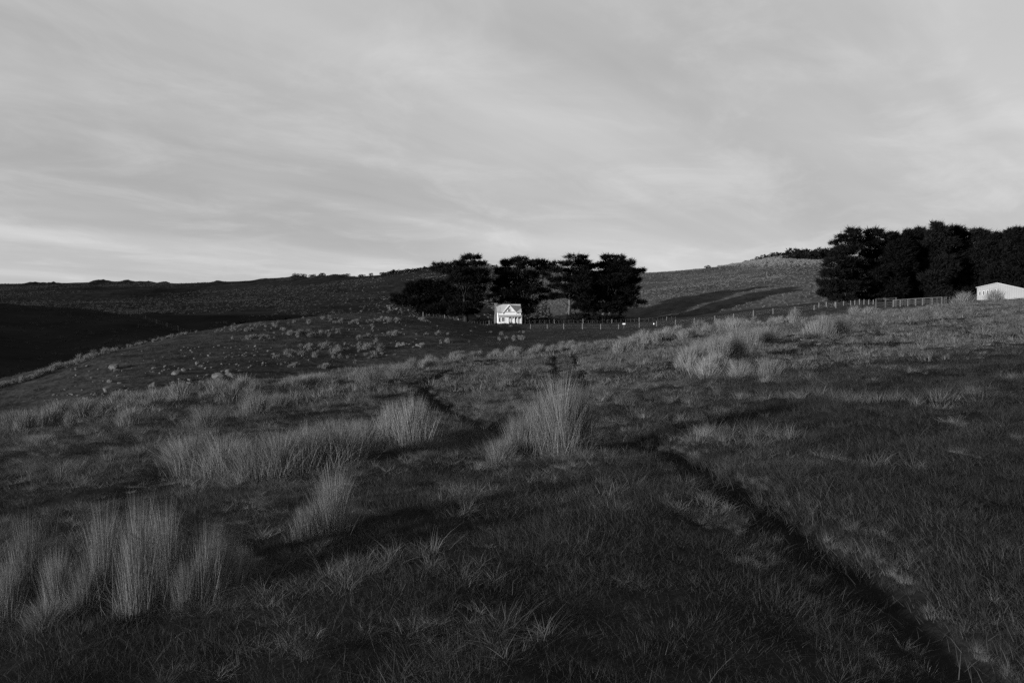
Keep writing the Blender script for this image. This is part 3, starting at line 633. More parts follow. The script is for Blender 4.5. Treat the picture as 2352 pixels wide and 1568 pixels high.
# ------------------------------------------------------------------ trees
def foliage(lobes, dens, length, width, per=9, lift=0.35, rim=False):
    """lobes: (centre, rx, ry, rz) -> many small pointed sprays"""
    Vs = []; Ts = []
    for c, rx, ry, rz in lobes:
        n = int(dens * rx * rz) + 8
        d = rng.normal(0, 1, (n, 3)); d /= np.linalg.norm(d, axis=1)[:, None]
        rr = rng.uniform(0.45, 1.0, n) ** 0.6
        rr *= 1 + 0.30 * (rng.uniform(0, 1, n) ** 4)
        p = d * rr[:, None] * np.array([rx, ry, rz]) + np.array(c)
        out = d * np.array([1, 1, 0.35]) + np.array([0, 0, lift])
        if rim:                                                     # longer sprays reaching out of the rim and the top of each tier
            m_ = n // 3; a_ = rng.uniform(0, 6.28, m_); el = rng.uniform(-0.15, 0.95, m_) ** 1
            dr = np.stack([np.cos(a_) * np.cos(el), np.sin(a_) * np.cos(el), np.sin(el)], -1)
            pr = dr * np.array([rx, ry, rz]) * rng.uniform(0.85, 1.08, m_)[:, None] + np.array(c)
            p = np.concatenate([p, pr]); out = np.concatenate([out, (dr * np.array([1, 1, 0.5]) + np.array([0, 0, 0.3])) * 1.0])
            ext = np.concatenate([np.ones(n), rng.uniform(1.0, 1.7, m_)])[:, None]; n = n + m_
        else: ext = np.ones((n, 1))
        for k in range(per):
            v = out + rng.normal(0, 0.55, (n, 3)) / ext; v /= np.linalg.norm(v, axis=1)[:, None]
            L = length * rng.uniform(0.5, 1.35, n)[:, None] * ext; w = rng.normal(0, 1, (n, 3)); w -= v * (w * v).sum(1)[:, None]; w /= np.linalg.norm(w, axis=1)[:, None]
            o = p + rng.normal(0, 0.22, (n, 3)) * length; hw = width * rng.uniform(0.5, 1.3, n)[:, None]
            Vs.append(np.stack([o - w * hw, o + w * hw, o + v * L], 1)); Ts.append(np.repeat(rng.uniform(0.6, 1.5, n), 3))
    V = np.concatenate(Vs).reshape(-1, 3); T = np.concatenate([t for t in Ts])
    return V, np.arange(len(V)).reshape(-1, 3), T
def wander(a, b, n, amp):
    a = Vector(a); b = Vector(b); L = (b - a).length; P = []
    for i in range(n + 1):
        t = i / n; s = math.sin(math.pi * t) * amp * L; P.append(a.lerp(b, t) + Vector((random.uniform(-s, s), random.uniform(-s, s), random.uniform(-s, s) * 0.4)))
    return P
def tree(name, label, xd, Y, lobes, conv, group, leaf=M_leaf, bark=M_bark_d, tr=0.55, dens=23, length=1.0, width=0.10, cat='tree', depth=0.75, stems=1, dead=0, spread=0.6):
    b = at(xd, Y); root = empty(name, b); m = Y / F; L3 = []
    for zx, zy, rx, ry in lobes:
        cx, cy = conv(zx, zy); k = conv(zx + rx, zy + ry); rxm = (k[0] - cx) * m; rzm = (k[1] - cy) * m * 0.78
        dy = random.uniform(-1, 1) * spread * rxm * 1.3; a, e = ue(cx, cy)
        yy = Y + dy; L3.append(((float(a) * yy - b.x, yy - b.y, CAMZ + float(e) * yy - b.z), rxm, max(rxm * depth, 0.5), rzm))
    subs = []
    for c, rx, ry, rz in L3:
        for q in range(6):
            an = random.uniform(0, 6.28); f = random.uniform(0.7, 1.05)
            subs.append(((c[0] + math.cos(an) * rx * f, c[1] + math.sin(an) * ry * f, c[2] + random.uniform(-0.7, 0.9) * rz), rx * random.uniform(.22, .42), ry * random.uniform(.22, .42), rz * random.uniform(.18, .32)))
    L3 = [(c, rx * .92, ry * .95, rz * .92) for c, rx, ry, rz in L3]
    V, Fc, T = foliage(L3 + subs, dens, length, width, rim=True, per=8)
    obj('crown', mesh('crown', V, Fc, leaf, T), root)
    top = max(l[0][2] for l in L3); tx = sum(l[0][0] for l in L3 if l[0][2] > 0.7 * top) / max(1, sum(1 for l in L3 if l[0][2] > 0.7 * top))
    t = MB(); bo = MB()
    for s_ in range(stems):
        o = Vector(((s_ - (stems - 1) / 2) * tr * 2.6, 0, -0.4)); e = Vector((tx + (s_ - (stems - 1) / 2) * tr * 4, random.uniform(-.5, .5), top * (0.95 - 0.12 * s_)))
        pts = wander(o, e, 7, 0.025); t.tube(pts, [tr * 1.5] + [tr * (1 - 0.85 * i / 7) for i in range(1, 8)], 9)
        for c, rx, ry, rz in L3:
            h = max(0.12 * top, c[2] * random.uniform(0.55, 0.8)); f = min(1, h / top); p = o.lerp(e, f)
            bo.tube(wander(p, Vector(c) + Vector((0, 0, -rz * 0.2)), 4, 0.05), [tr * 0.26 * (1.15 - f), tr * 0.2 * (1.15 - f), tr * 0.13, tr * 0.09, tr * 0.04], 5)
    if dead:
        for i in range(dead):
            p = Vector((tx + random.uniform(-1, 1), random.uniform(-.5, .5), top)); t.tube(wander(p, p + Vector((random.uniform(-1.3, 1.3), random.uniform(-.5, .5), random.uniform(0.9, 2.0))), 4, 0.12), [.10, .08, .06, .045, .02], 4)
    t.build('trunk', bark, root, smooth=True); bo.build('bough', M_bark_d, root, smooth=True)
    tag(root, label, cat, group); return root
def z3(x, y): return (1780 + x / 3.2667) / 1.0629, (520 + y / 3.2667) / 1.0629
GA = 'tall cypresses round the cottage'
tree('cypress_tree', 'tall tiered dark cypress just left of the white cottage', 1071, 256, [(750, 140, 80, 26), (700, 190, 105, 28), (800, 200, 72, 32), (560, 212, 120, 30), (640, 262, 150, 42), (780, 270, 105, 45), (835, 340, 75, 36), (700, 345, 130, 46), (760, 425, 115, 45), (850, 480, 95, 26), (730, 515, 120, 42), (690, 560, 85, 38), (640, 600, 85, 36), (720, 610, 70, 30), (760, 560, 70, 30), (470, 240, 60, 24), (640, 320, 90, 40)], z1, GA, tr=0.75)
tree('cypress_tree', 'broad low spreading black cypress at the left of the cottage trees', 1042, 262, [(300, 382, 105, 34), (430, 372, 130, 40), (380, 440, 180, 48), (520, 430, 120, 58), (450, 520, 195, 58), (350, 570, 115, 40), (520, 585, 130, 44), (250, 420, 70, 30), (600, 500, 70, 55), (290, 520, 70, 36), (430, 600, 130, 34), (560, 620, 80, 28), (330, 610, 70, 26)], z1, GA, tr=0.6, stems=2)
tree('cypress_tree', 'small bushy cypress standing apart at the far left of the cottage trees', 925, 268, [(150, 478, 72, 26), (120, 512, 55, 24), (190, 520, 60, 28), (150, 540, 50, 24)], z1, GA, tr=0.25)
tree('cypress_tree', 'round headed dark cypress rising behind the white cottage', 1192, 264, [(1070, 182, 48, 36), (1180, 152, 68, 24), (1130, 212, 95, 36), (1250, 192, 105, 36), (1340, 192, 68, 32), (1385, 232, 55, 36), (1040, 262, 80, 42), (1180, 282, 140, 46), (1335, 292, 95, 36), (1005, 350, 60, 55), (1100, 362, 130, 56), (1260, 372, 115, 46), (965, 420, 38, 34), (1060, 462, 105, 56), (1180, 445, 125, 56), (1340, 425, 80, 28), (1100, 525, 115, 40), (1250, 535, 85, 44), (1410, 490, 70, 22), (1230, 600, 70, 40)], z1, GA, tr=0.7, stems=2, dens=17)
tree('cypress_tree', 'cypress with a pale bare trunk right of the cottage', 1305, 250, [(1660, 142, 78, 22), (1650, 192, 88, 32), (1530, 196, 82, 26), (1720, 182, 50, 28), (1520, 252, 85, 28), (1680, 262, 98, 42), (1600, 322, 100, 34), (1490, 332, 62, 26), (1700, 342, 90, 48), (1530, 392, 85, 32), (1680, 422, 105, 46), (1640, 482, 70, 36), (1500, 470, 60, 22), (1720, 500, 85, 40), (1690, 560, 60, 30)], z1, GA, bark=M_bark, tr=0.62, dens=19)
tree('cypress_tree', 'dense full crowned cypress at the right end of the cottage trees', 1389, 255, [(2000, 142, 98, 28), (1950, 192, 80, 34), (2090, 192, 82, 38), (1840, 216, 58, 32), (2030, 252, 128, 48), (1860, 292, 98, 48), (2140, 262, 58, 38), (2215, 256, 36, 17), (1960, 332, 140, 58), (2100, 332, 88, 48), (2175, 342, 38, 22), (1820, 382, 88, 56), (2000, 422, 150, 58), (2120, 432, 78, 46), (1850, 482, 108, 56), (2040, 502, 138, 44), (2165, 522, 88, 24), (1940, 560, 110, 40), (1780, 570, 78, 48)], z1, GA, bark=M_bark, tr=0.7, stems=2)
tree('cypress_tree', 'cypress half hidden between the pale trunk tree and the rightmost cottage tree', 1350, 272, [(1760, 230, 70, 34), (1700, 290, 90, 40), (1800, 330, 90, 44), (1740, 400, 100, 48), (1800, 470, 90, 50), (1740, 540, 90, 50), (1790, 600, 70, 40)], z1, GA, tr=0.5)
tree('cypress_tree', 'cypress whose crown shows through behind the rightmost cottage tree', 1425, 276, [(2010, 190, 80, 34), (2060, 260, 90, 40), (1990, 330, 100, 46), (2060, 400, 110, 46), (2000, 470, 110, 50), (2060, 540, 100, 46), (2010, 600, 90, 36)], z1, GA, tr=0.5)
GB = 'cypress shelterbelt at the right'
def column(x, top, w, base, step=85):
    L = []; y = top
    L.append((x + random.uniform(-10, 10), y, w * 0.30, 22)); y += 30
    for q in range(3): L.append((x + random.uniform(-0.8, 0.8) * w, top + random.uniform(8, 60), w * random.uniform(.14, .24), random.uniform(10, 18)))
    while y < base:
        k = min(1.0, 0.42 + (y - top) / 260); L.append((x + random.uniform(-0.35, 0.35) * w, y, w * 1.2 * k * random.uniform(0.85, 1.1), 50 + random.uniform(-6, 12))); y += step * 0.62
    return L
tree('cypress_tree', 'tapering cypress at the left edge of the shelterbelt', (1780 + 950 / 3.2667) / 1.0629, 215, [(990, 155, 44, 26), (960, 200, 78, 26), (920, 240, 85, 32), (960, 290, 108, 42), (900, 322, 88, 38), (870, 400, 108, 46), (970, 400, 88, 56), (850, 480, 108, 46), (960, 500, 98, 56), (825, 572, 108, 46), (950, 600, 108, 56), (790, 642, 85, 34), (900, 675, 100, 34)], z3, GB, tr=0.5, dens=30)
tree('cypress_tree', 'second cypress of the shelterbelt, flat topped beside the sky gap', (1780 + 1150 / 3.2667) / 1.0629, 218, [(1140, 150, 62, 20), (1180, 190, 100, 28), (1110, 232, 66, 30), (1210, 262, 105, 46), (1130, 322, 70, 46), (1210, 362, 105, 56), (1110, 432, 85, 50), (1200, 482, 108, 66), (1100, 562, 88, 56), (1200, 602, 98, 56), (1090, 662, 88, 34), (1200, 660, 90, 30)], z3, GB, tr=0.5, dens=30)
for x, top, w, dead, l in [(1330, 178, 88, 0, 'third cypress of the shelterbelt, with a twin tip'), (1425, 160, 80, 0, 'fourth cypress of the shelterbelt'), (1520, 145, 95, 0, 'fifth cypress of the shelterbelt'), (1655, 105, 100, 0, 'tallest pointed cypress in the middle of the shelterbelt'), (1800, 130, 108, 7, 'cypress with bare dead twigs at its tip'),
                           (1985, 152, 105, 0, 'flat topped cypress behind the white shed'), (2150, 185, 108, 0, 'lower cypress behind the right of the white shed'), (2310, 142, 110, 0, 'cypress at the right edge of the picture'), (2450, 110, 110, 0, 'cypress cut by the right edge of the picture')]:
    xd = (1780 + x / 3.2667) / 1.0629
    tree('cypress_tree', l, xd, 214 + random.uniform(0, 14), column(x, top, w, 680 if x < 1900 else 640), z3, GB, tr=0.5, dens=28, dead=dead)
# bushes
def bush(label, xd, Y, w, h, group, n=5, leaf=M_bush, name='bush', length=None, dens=26, sink=0.1):
    b = at(xd, Y); root = empty(name, b); L = []; w *= 0.85; h *= 0.8
    for i in range(n):
        t = (i + .5) / n - .5 if n > 1 else 0
        hh = h * random.uniform(0.7, 1.0); L.append(((t * w * 0.75, random.uniform(-.2, .2) * w, hh * 0.5 - sink * h), w / n * random.uniform(.7, 1.0) + 0.1, w * 0.28, hh * 0.5))
    ln = length or max(0.25, h * 0.22)
    V, Fc, T = foliage(L, dens / max(0.3, ln) * 0.6, ln, ln * 0.24, per=7); obj('crown', mesh('crown', V, Fc, leaf, T), root)
    s = MB()
    for i in range(3): s.tube(wander((random.uniform(-.05, .05) * w, 0, -0.3), (random.uniform(-.3, .3) * w, random.uniform(-.1, .1) * w, h * 0.5), 3, .06), [.05 * h, .04 * h, .025 * h, .01 * h], 5)
    s.build('stem', M_bark_d, root); tag(root, label, 'bush', group); return root
bush('dark rounded bush under the rightmost cottage tree', 1377, 243, 7, 4.2, 'bushes under the cottage trees')
bush('dark bush between the pale trunk and the rightmost cottage tree', 1335, 245, 9, 4.6, 'bushes under the cottage trees')
bush('low dark bush right of the rightmost cottage trunk', 1413, 246, 7, 3.6, 'bushes under the cottage trees')
bush('long low hedge bush beside the right wall of the cottage', 1230, 244, 11, 2.4, 'bushes under the cottage trees', n=8)
bush('low hedge bush between cottage and pale trunk', 1270, 246, 8, 2.2, 'bushes under the cottage trees', n=6)
bush('dark hedge bush left of the cottage chimney', 1108, 246, 8, 2.6, 'bushes under the cottage trees', n=5)
for xd, w, h, l in [(1163, 1.0, 0.9, 'dark garden shrub before the cottage door'), (1174, 0.8, 1.2, 'taller garden shrub right of the cottage door'), (1186, 1.6, 0.8, 'spotted garden shrub at the right end of the verandah'), (1140, 0.9, 1.1, 'garden shrub at the left end of the verandah'), (1155, 1.2, 0.7, 'low garden shrub under the left verandah window')]:
    bush(l, xd, 231.2, w, h, 'garden shrubs before the verandah', n=3, length=0.22)
def skybush(xd, w, h, label, group, n=4, dy=0):
    """stands on the skyline ridge of its column"""
    Y = np.linspace(300, 900, 500); a = U(xd); e = (H(a * Y, Y) - CAMZ) / Y; k = int(np.argmax(e)); Yk = float(Y[k]) + dy
    return bush(label, xd, Yk, w, h, group, n=n, dens=20)
G1 = 'bushes on the summit of the right hill'
for xd, w, h in [(1731, 5, 2.5), (1743, 7, 3.5), (1757, 7, 4.0), (1770, 6, 3.6), (1783, 8, 4.5), (1796, 7, 3.8), (1808, 7, 4.0), (1823, 10, 6.5), (1838, 8, 4.5)]:
    skybush(xd, w, h, 'dark wind shorn bush in the row along the hill summit', G1, n=2)
for i, (xd, w, h) in enumerate([(1815, 9, 6), (1830, 10, 7), (1845, 11, 7.5), (1858, 10, 7), (1870, 11, 8), (1884, 11, 8), (1897, 11, 8), (1910, 11, 8)]):
    skybush(xd, w * random.uniform(0.6, 1.0), h * random.uniform(0.55, 1.1), 'dark bush in the thicket below the hill summit', 'thicket below the summit', dy=-30 + random.uniform(-9, 9), n=2)
for xd, w, h, l in [(1624, 4, 2.6, 'lone dark bush on the smooth skyline of the right hill'), (1681, 3, 1.6, 'tiny bush on the skyline below the summit'), (1712, 3.5, 2, 'small bush where the skyline steepens'), (1650, 2, 1.1, 'speck of a bush between the lone one and the summit')]:
    skybush(xd, w, h, l, 'lone bushes on the right skyline', n=3)
for i in range(17):
    xd = 880 + i * 8.2; skybush(xd, random.uniform(4.5, 7), random.uniform(2.2, 4.2), 'dark bush in the hedge along the middle skyline', 'bushes along the middle skyline', n=3)
for xd, w, h in [(1120, 8, 3), (1135, 6, 2.6), (1262, 6, 2.5)]:
    skybush(xd, w, h, 'dark bush on the skyline between the cottage trees', 'bushes behind the cottage trees', n=3)
for i, (xd, w, h) in enumerate([(677, 3.5, 2.6), (685, 3, 2.6), (697, 7, 3.0), (715, 4, 2.8), (722, 3.5, 3.0), (736, 3, 2.5), (742, 4.5, 4), (828, 3, 3), (834, 4, 2.6), (853, 3, 3.2)]):
    skybush(xd, w, h, 'tiny tree silhouette on the left skyline', 'tiny trees on the left skyline', n=2)
skybush(798, 8, 2.4, 'low flat topped bush on the left skyline', None, n=5)
for xd, Y, w, h, l in [(580, 300, 14, 3.5, 'black scrub in the gully beyond the knoll, left end'), (612, 296, 14, 4.5, 'black scrub in the gully beyond the knoll, second from the left'), (650, 296, 15, 5.5, 'tall black scrub in the gully beyond the knoll'), (688, 292, 15, 6.5, 'tallest black scrub in the gully, at its right end')]:
    bush(l, xd, Y, w, h, 'scrub in the gully', n=6, leaf=M_leaf, length=1.2, dens=30)

# ------------------------------------------------------------------ fences
M_batten = mat('grey_batten', 0.05, 0.25, 3.0)
def postmesh(h, r, k=6):
    m = MB(); m.tube([(0, 0, -0.3), (0, 0, h * 0.6), (0.01, 0, h)], [r, r * 0.97, r * 0.9], k); return mesh('post', m.V, m.F, M_post if r > 0.06 else M_batten)
POST = [postmesh(1.25, 0.10), postmesh(1.15, 0.10), postmesh(1.35, 0.11)]; BATTEN = [postmesh(1.1, 0.045, 4), postmesh(1.05, 0.045, 4)]
def fence(label, path, step, fam, wires=(0.35, 0.7, 1.0), strain=None, group=None, hs=1.0):
    P = np.array([(U(xd) * Y, Y) for xd, Y in path]); L = np.concatenate([[0], np.cumsum(np.hypot(*np.diff(P, axis=0).T))])
    n = int(L[-1] / step); pts = []
    root = empty('fence', (P[0][0], P[0][1], float(H(*P[0])))); o0 = root.location.copy()
    for i in range(n + 1):
        t = min(L[-1], i * step + random.uniform(-.06, .06) * step); x = np.interp(t, L, P[:, 0]); y = np.interp(t, L, P[:, 1]); z = float(H(x, y))
        me = random.choice(POST if (strain and i % strain == 0) else fam)
        p = obj('post', me, root, (x - o0.x, y - o0.y, z - o0.z)); p.rotation_euler = (random.gauss(0, .03), random.gauss(0, .03), random.uniform(0, 6)); p.scale = (1, 1, hs * random.uniform(.92, 1.08)); pts.append(Vector((x, y, z)) - o0)
    for h in wires:
        w = MB(); w.tube([p + Vector((0, -0.1, h * hs)) for p in pts], [0.0025] * len(pts), 3); w.build('wire', M_wire, root)
    tag(root, label, 'fence', group)
fence('pale post and wire fence crossing in front of the cottage trees', [(1217, 200), (1300, 196), (1386, 195), (1474, 193), (1566, 190), (1652, 185), (1752, 180), (1835, 175), (1919, 170), (1958, 166)], 4.55, POST)
fence('thin batten fence along the foot of the cottage trees', [(1206, 238), (1300, 238), (1400, 239), (1480, 241), (1560, 243)], 1.45, BATTEN, strain=6)
fence('batten fence under the left cottage trees', [(972, 207), (1010, 211), (1045, 218), (1075, 228), (1132, 235)], 1.15, BATTEN, strain=7)
fence('fence of short posts at the foot of the shelterbelt', [(1880, 196), (1950, 190), (2010, 178)], 2.1, POST, hs=0.9)
fence('distant fence curving along the black spur', [(-60, 256), (0, 254), (100, 249), (200, 244), (280, 236), (330, 228), (365, 218), (400, 207), (440, 197)], 1.9, BATTEN, strain=5)

def yards():
    base = at(2095, 152); root = empty('stock_yard', base)
    def loc(xd, Y): p = at(xd, Y) - base; return p
    mainp = [2051, 2067, 2084, 2102, 2118, 2140, 2162]; tops = []
    for xd in mainp:
        p = loc(xd, 150); q = MB(); q.box(p.x - .08, p.x + .08, p.y - .08, p.y + .08, p.z - .3, p.z + 1.35); q.build('post', M_post, root); tops.append(p)
    for h, t in [(1.28, .07), (0.95, .05), (0.62, .05), (0.32, .05)]:
        for a, b in zip(tops[:-1], tops[1:]):
            q = MB(); a2 = a + Vector((0, -.105, h)); b2 = b + Vector((-.004, -.105, h)); q.tube([a2, b2], [t, t], 4); q.build('rail', M_rail if h < 1.2 else M_post, root)
    back = [loc(x, 156) for x in (2055, 2072, 2078, 2088, 2099, 2122, 2136, 2151, 2168)]
    for p in back:
        q = MB(); q.box(p.x - .08, p.x + .08, p.y - .08, p.y + .08, p.z - .3, p.z + 1.25); q.build('post', M_rail, root)
    for h in (1.1, .75, .4):
        for a, b in zip(back[:-1], back[1:]):
            q = MB(); q.tube([a + Vector((0, -.13, h)), b + Vector((-.004, -.13, h))], [.05, .05], 4); q.build('rail', M_rail, root)
    tag(root, 'timber stock yard of posts and rails beside the shelterbelt', 'stock yard')
    base = at(2033, 150); g = empty('yard_gate', base)
    xs = [at(x, 150) - base for x in (2011, 2033, 2057)]
    for p in xs:
        q = MB(); q.box(p.x - .09, p.x + .09, p.y - .09, p.y + .09, p.z - .3, p.z + 1.75); q.build('post', M_rail, g)
    for h in (1.70, 0.95, 0.45):
        q = MB()
        for a, b in zip(xs[:-1], xs[1:]): q.tube([a + Vector((.09, 0, h)), b + Vector((-.09, 0, h))], [.045, .045], 4)
        q.build('rail', M_rail, g)
    tag(g, 'tall framed yard gate at the left end of the stock yard', 'gate')
    # low fence running on to the shed
    root = empty('fence', at(2175, 152)); b0 = root.location.copy(); pp = []
    for i, xd in enumerate((2172, 2180, 2188, 2200, 2212, 2226, 2240)):
        p = at(xd, 152 + i) - b0; pp.append(p); q = MB(); q.box(p.x - .08, p.x + .08, p.y - .08, p.y + .08, p.z - .3, p.z + 1.3); q.build('post', M_rail, root)
    for h in (1.2, 0.8, 0.4):
        for a, b in zip(pp[:-1], pp[1:]):
            q = MB(); q.tube([a + Vector((0, -.13, h)), b + Vector((-.004, -.13, h))], [.05, .05], 4); q.build('rail', M_rail, root)
    tag(root, 'post and rail fence from the stock yard to the white shed', 'fence')
yards()
def sign():
    p = at(1433, 196); root = empty('sign', p); q = MB(); q.box(-.03, .03, -.03, .03, -.3, 1.3); q.build('post', M_post, root); q = MB(); q.box(-.34, .34, -.06, -.035, 1.0, 1.32); q.build('panel', M_white, root)
    tag(root, 'small white board on a stake by the post fence', 'sign')
    x, y = hit(1502, 745, 100); q = MB(); q.tube([(0, 0, -0.1), (0, 0, .3), (0, 0, .34)], [.16, .17, .12], 8); o = q.build('salt_block', M_white, None, loc=(x, y, float(H(x, y)))); tag(o, 'tiny white block on the turf right of the board', 'block')
sign()

# ------------------------------------------------------------------ the cottage
def cottage():
    Y = 238.5; b = at(1170, Y); base_z = b.z - 0.15; m = 0.00774
    root = empty('cottage', (b.x, b.y, base_z), R(7))
    def X2(zx): return (zx - 995) * m
    def Z2(zy): return (1290 - zy) * m
    x0, x1 = X2(548), X2(1440); ze, zr = Z2(795), Z2(522); D = 5.2; yf = 0.0      # front wall at y = 0, house runs to +y
    w = MB(); w.prism([(yf, 0), (D, 0), (D, ze), (D / 2, zr - .1), (yf, ze)], 'x', x0, x1); walls = w.build('wall', M_board, root)
    # weatherboards on the upper front
    k = 0; z = Z2(925)
    ga, gb, gz = X2(730), X2(1262), Z2(820); apx = X2(990); apz = Z2(520)
    for i in range(9):
        q = MB(); q.prism([(-0.035, i * .30 + .02), (-0.012, i * .30 + .30), (0.01, i * .30 + .30), (0.01, i * .30 + .02)], 'x', x0 + .02, x1 - .02); q.build('weatherboard', M_board, root) if i * .30 + .30 < ze - .12 else None
    # main roof, two slopes, cut by the cross gable in front
    ov = 0.28; rx0, rx1 = x0 - .25, x1 + .25
    rf = MB(); rise = (zr - ze) / (D / 2)
    rf.slab((rx0, -ov, ze - ov * rise), (rx1, -ov, ze - ov * rise), (rx1, D / 2, zr), (rx0, D / 2, zr), 0.07)
    rf.slab((rx1, D + ov, ze - ov * rise), (rx0, D + ov, ze - ov * rise), (rx0, D / 2, zr), (rx1, D / 2, zr), 0.07)
    roof = rf.build('roof', M_roof, root)
    q = MB(); q.tube([(rx0, D / 2, zr + .05), (rx1, D / 2, zr + .05)], [.09, .09], 6); q.build('ridge_cap', M_roof, roof)
    for i in range(18):
        xx = rx0 + .25 + i * (rx1 - rx0 - .5) / 17
        if ga - .2 < xx < gb + .2: continue
        q = MB(); q.slab((xx - .02, -ov, ze - ov * rise + .1), (xx + .02, -ov, ze - ov * rise + .1), (xx + .02, D / 2 - .1, zr - .1 * rise + .1), (xx - .02, D / 2 - .1, zr - .1 * rise + .1), 0.03); q.build('roof_seam', M_roof, roof)
    for s, xa, xb in ((0, rx0, ga - .25), (1, gb + .25, rx1)):
        q = MB(); q.box(xa, xb, -ov - .10, -ov - .01, ze - ov * rise - .10, ze - ov * rise + .03); q.build('gutter', M_dark, roof)
    # front cross gable
    g = MB(); g.prism([(ga, Z2(925)), (gb, Z2(925)), (gb, gz), (apx, apz - .12), (ga, gz)], 'y', -0.06, 1.2); gab = g.build('gable', M_board, root)
    gr = MB(); gs = (apz - gz) / (apx - ga); e = .24
    gr.slab((ga - e, -0.34, gz - e * gs), (apx, -0.34, apz), (apx, D / 2 - .02, apz), (ga - e, 1.0, gz - e * gs), -0.07)
    gr.slab((apx, -0.34, apz), (gb + e, -0.34, gz - e * gs), (gb + e, 1.0, gz - e * gs), (apx, D / 2 - .02, apz), -0.07)
    gr.build('gable_roof', M_roof, gab)
    for sx, xe in ((-1, ga - e), (1, gb + e)):
        q = MB(); q.slab((xe, -.36, gz - e * gs - .03), (apx + sx * .01, -.36, apz - .03), (apx + sx * .01, -.36, apz - .27), (xe, -.36, gz - e * gs - .27), -0.04 * sx); q.build('bargeboard', M_white, gab)
    def window(parent, xa, xb, za, zb, y, blind=0.0, curtain=0.0, sash=True):
        f = MB(); t = .10
        f.box(xa - t, xa, y - .07, y + .02, za - t, zb + t); f.box(xb, xb + t, y - .07, y + .02, za - t, zb + t); f.box(xa, xb, y - .07, y + .02, zb, zb + t); f.box(xa, xb, y - .09, y + .02, za - t, za)
        w_ = f.build('window', M_white, parent)
        q = MB(); q.box(xa, xb, y - .02, y - .006, za, zb); q.build('pane', M_glass, w_)
        if sash:
            q = MB(); mz = (za + zb) / 2; q.box(xa, xb, y - .055, y - .025, mz - .04, mz + .04); q.box((xa + xb) / 2 - .02, (xa + xb) / 2 + .02, y - .05, y - .025, za, mz - .04); q.build('sash_bar', M_white, w_)
        if blind:
            q = MB(); q.box(xa, xb, y - .03, y - .022, zb - blind, zb); q.build('blind', M_curt, w_)
        if curtain:
            for s_ in (xa, xb - curtain): q = MB(); q.box(s_, s_ + curtain, y - .03, y - .022, za, zb); q.build('curtain', M_curt, w_)
        return w_
    window(gab, X2(940), X2(1030), Z2(825), Z2(655), -0.06, blind=.26)
    # chimney on the left end
    c = MB(); cy0, cy1 = D / 2 - .75, D / 2 + .75
    c.prism([(x0 - .78, -.3), (x0 - .02, -.3), (x0 - .02, zr + .05), (x0 - .62, zr + .05), (x0 - .62, 3.2), (x0 - .78, 2.4)], 'y', cy0, cy1)
    ch = c.build('chimney', M_chim, root); q = MB(); q.box(x0 - .70, x0 + .06, cy0 - .08, cy1 + .08, zr + .05, zr + .42); q.build('chimney_cap', M_chim, ch); q = MB(); q.box(x0 - .72, x0 + .08, cy0 - .1, cy1 + .1, zr + .42, zr + .50); q.build('chimney_rim', M_rail, ch)
    # corner boards
    for xx in (x0 - .03, x1 - .11):
        q = MB(); q.box(xx, xx + .14, -.05, .02, 0.2, ze - .3); q.build('corner_board', M_white, root)
    # verandah
    va, vb = X2(545), X2(1462); vd = 1.7; zt, zb = Z2(925), Z2(985)
    v = MB(); v.slab((va, -vd, zb), (vb, -vd, zb), (vb, -.03, zt), (va, -.03, zt), 0.06); vr = v.build('verandah_roof', M_roof, root)
    q = MB(); q.box(va, vb, -vd - .05, -vd - .003, zb - .14, zb + .01); q.build('verandah_beam', M_rail, vr)
    q = MB(); q.box(va + .02, vb - .02, -vd, -.04, 0.05, 0.28); q.build('verandah_deck', M_rail, root)
    for zx in (556, 655, 815, 935, 1070, 1165, 1290, 1440):
        q = MB(); q.box(X2(zx) - .06, X2(zx) + .06, -vd + .01, -vd + .13, 0.28, zb - .002); q.build('verandah_post', M_white, root)
    for zx in (655, 815, 935, 1070, 1165, 1290):
        for s_ in (-1, 1): q = MB(); q.slab((X2(zx) + s_ * .07, -vd + .04, zb - .35), (X2(zx) + s_ * .10, -vd + .04, zb - .38), (X2(zx) + s_ * .34, -vd + .04, zb - .06), (X2(zx) + s_ * .30, -vd + .04, zb - .03), .04); q.build('bracket', M_white, root)
    window(root, X2(700), X2(795), Z2(1165), Z2(1025), -0.045)
    window(root, X2(1185), X2(1275), Z2(1195), Z2(1025), -0.045, curtain=.15)
    window(root, X2(585), X2(640), Z2(1190), Z2(1025), -0.045, sash=False)
    d = MB(); d.box(X2(955), X2(1060), -.06, -.012, .3, Z2(1015)); dr = d.build('door', M_curt, root); q = MB()
    q.box(X2(955) - .1, X2(955), -.08, -.01, .3, Z2(1015) + .1); q.box(X2(1060), X2(1060) + .1, -.08, -.01, .3, Z2(1015) + .1); q.box(X2(955), X2(1060), -.08, -.01, Z2(1015), Z2(1015) + .1); q.build('door_frame', M_white, dr)
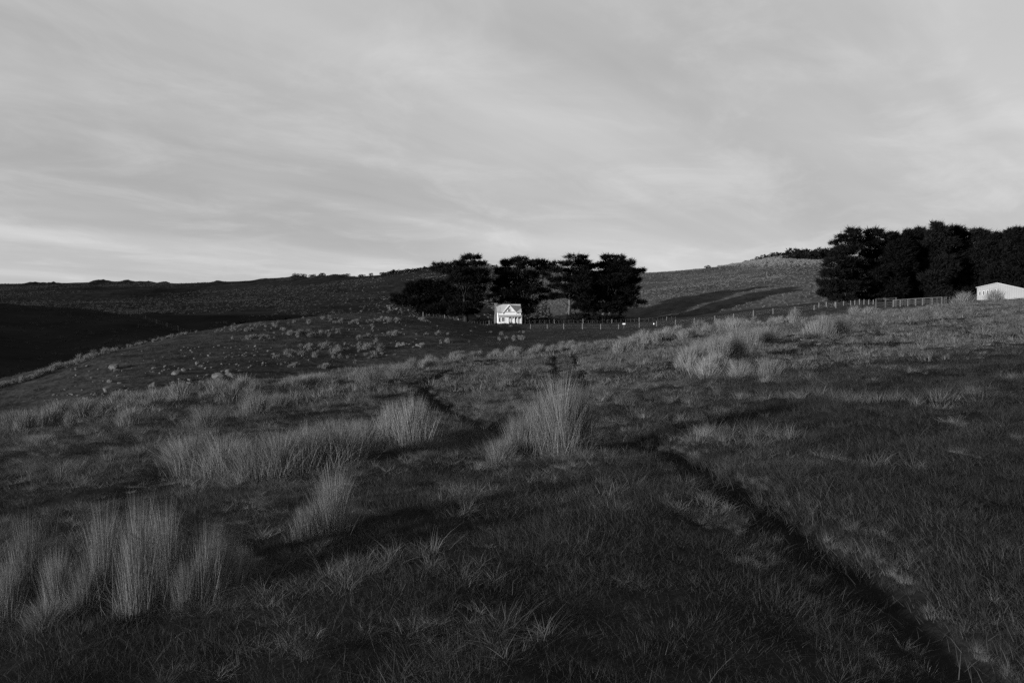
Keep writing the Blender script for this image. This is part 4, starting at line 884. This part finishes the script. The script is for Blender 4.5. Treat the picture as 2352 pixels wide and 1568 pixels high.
    q = MB(); q.box(X2(1040), X2(1050), -.10, -.06, 1.2, 1.3); q.build('door_handle', M_dark, dr)
    tag(root, 'white gabled cottage with a verandah and an end chimney', 'cottage')
cottage()

# ------------------------------------------------------------------ the shed
def shed():
    Y = 172.0; b = at(2288, Y); px = Y / F; root = empty('shed', (b.x, b.y, b.z), R(-31)); zap = CAMZ + float(ue(2288, 649)[1]) * Y - b.z
    xl, xr = -39.5 * px, 75 * px; zl = zap - 9.5 * px; zrr = zap - 21 * px; D = 16
    w = MB(); w.prism([(xl, -1.0), (xr, -1.0), (xr, zrr), (0, zap), (xl, zl)], 'y', 0, D); w.build('wall', M_shed, root)
    for i in range(26):
        xx = xl + .2 + i * (xr - xl - .4) / 25; zt = (zl + (zap - zl) * (xx - xl) / -xl) if xx < 0 else (zap + (zrr - zap) * xx / xr)
        q = MB(); q.box(xx - .03, xx + .03, -.03, -.002, -.8, zt - .1); q.build('cladding_rib', M_shed, root)
    r = MB(); r.slab((xl - .25, -.3, zl - .06), (0, -.3, zap), (0, D + .3, zap), (xl - .25, D + .3, zl - .06), -.09); r.slab((0, -.3, zap), (xr + .3, -.3, zrr - .04), (xr + .3, D + .3, zrr - .04), (0, D + .3, zap), -.09)
    r.build('roof', M_roof, root)
    k = px / 15.68 / 1.0629
    for zx, za, zb in [(730, 780, 632), (855, 765, 615), (985, 738, 595), (1112, 720, 575), (1243, 700, 555)]:
        xc = (zx - 1290) * k; z0 = zap - (za - 300) * k; z1_ = zap - (zb - 300) * k
        f = MB(); f.box(xc - .19, xc - .14, -.06, 0, z0 - .05, z1_ + .05); f.box(xc + .14, xc + .19, -.06, 0, z0 - .05, z1_ + .05); f.box(xc - .14, xc + .14, -.06, 0, z1_, z1_ + .05); f.box(xc - .14, xc + .14, -.06, 0, z0 - .05, z0)
        wn = f.build('window', M_white, root); q = MB(); q.box(xc - .14, xc + .14, -.045, -.034, z0, z1_); q.build('pane', M_glass, wn)
    tag(root, 'white low gabled farm shed with a row of narrow windows', 'shed')
shed()
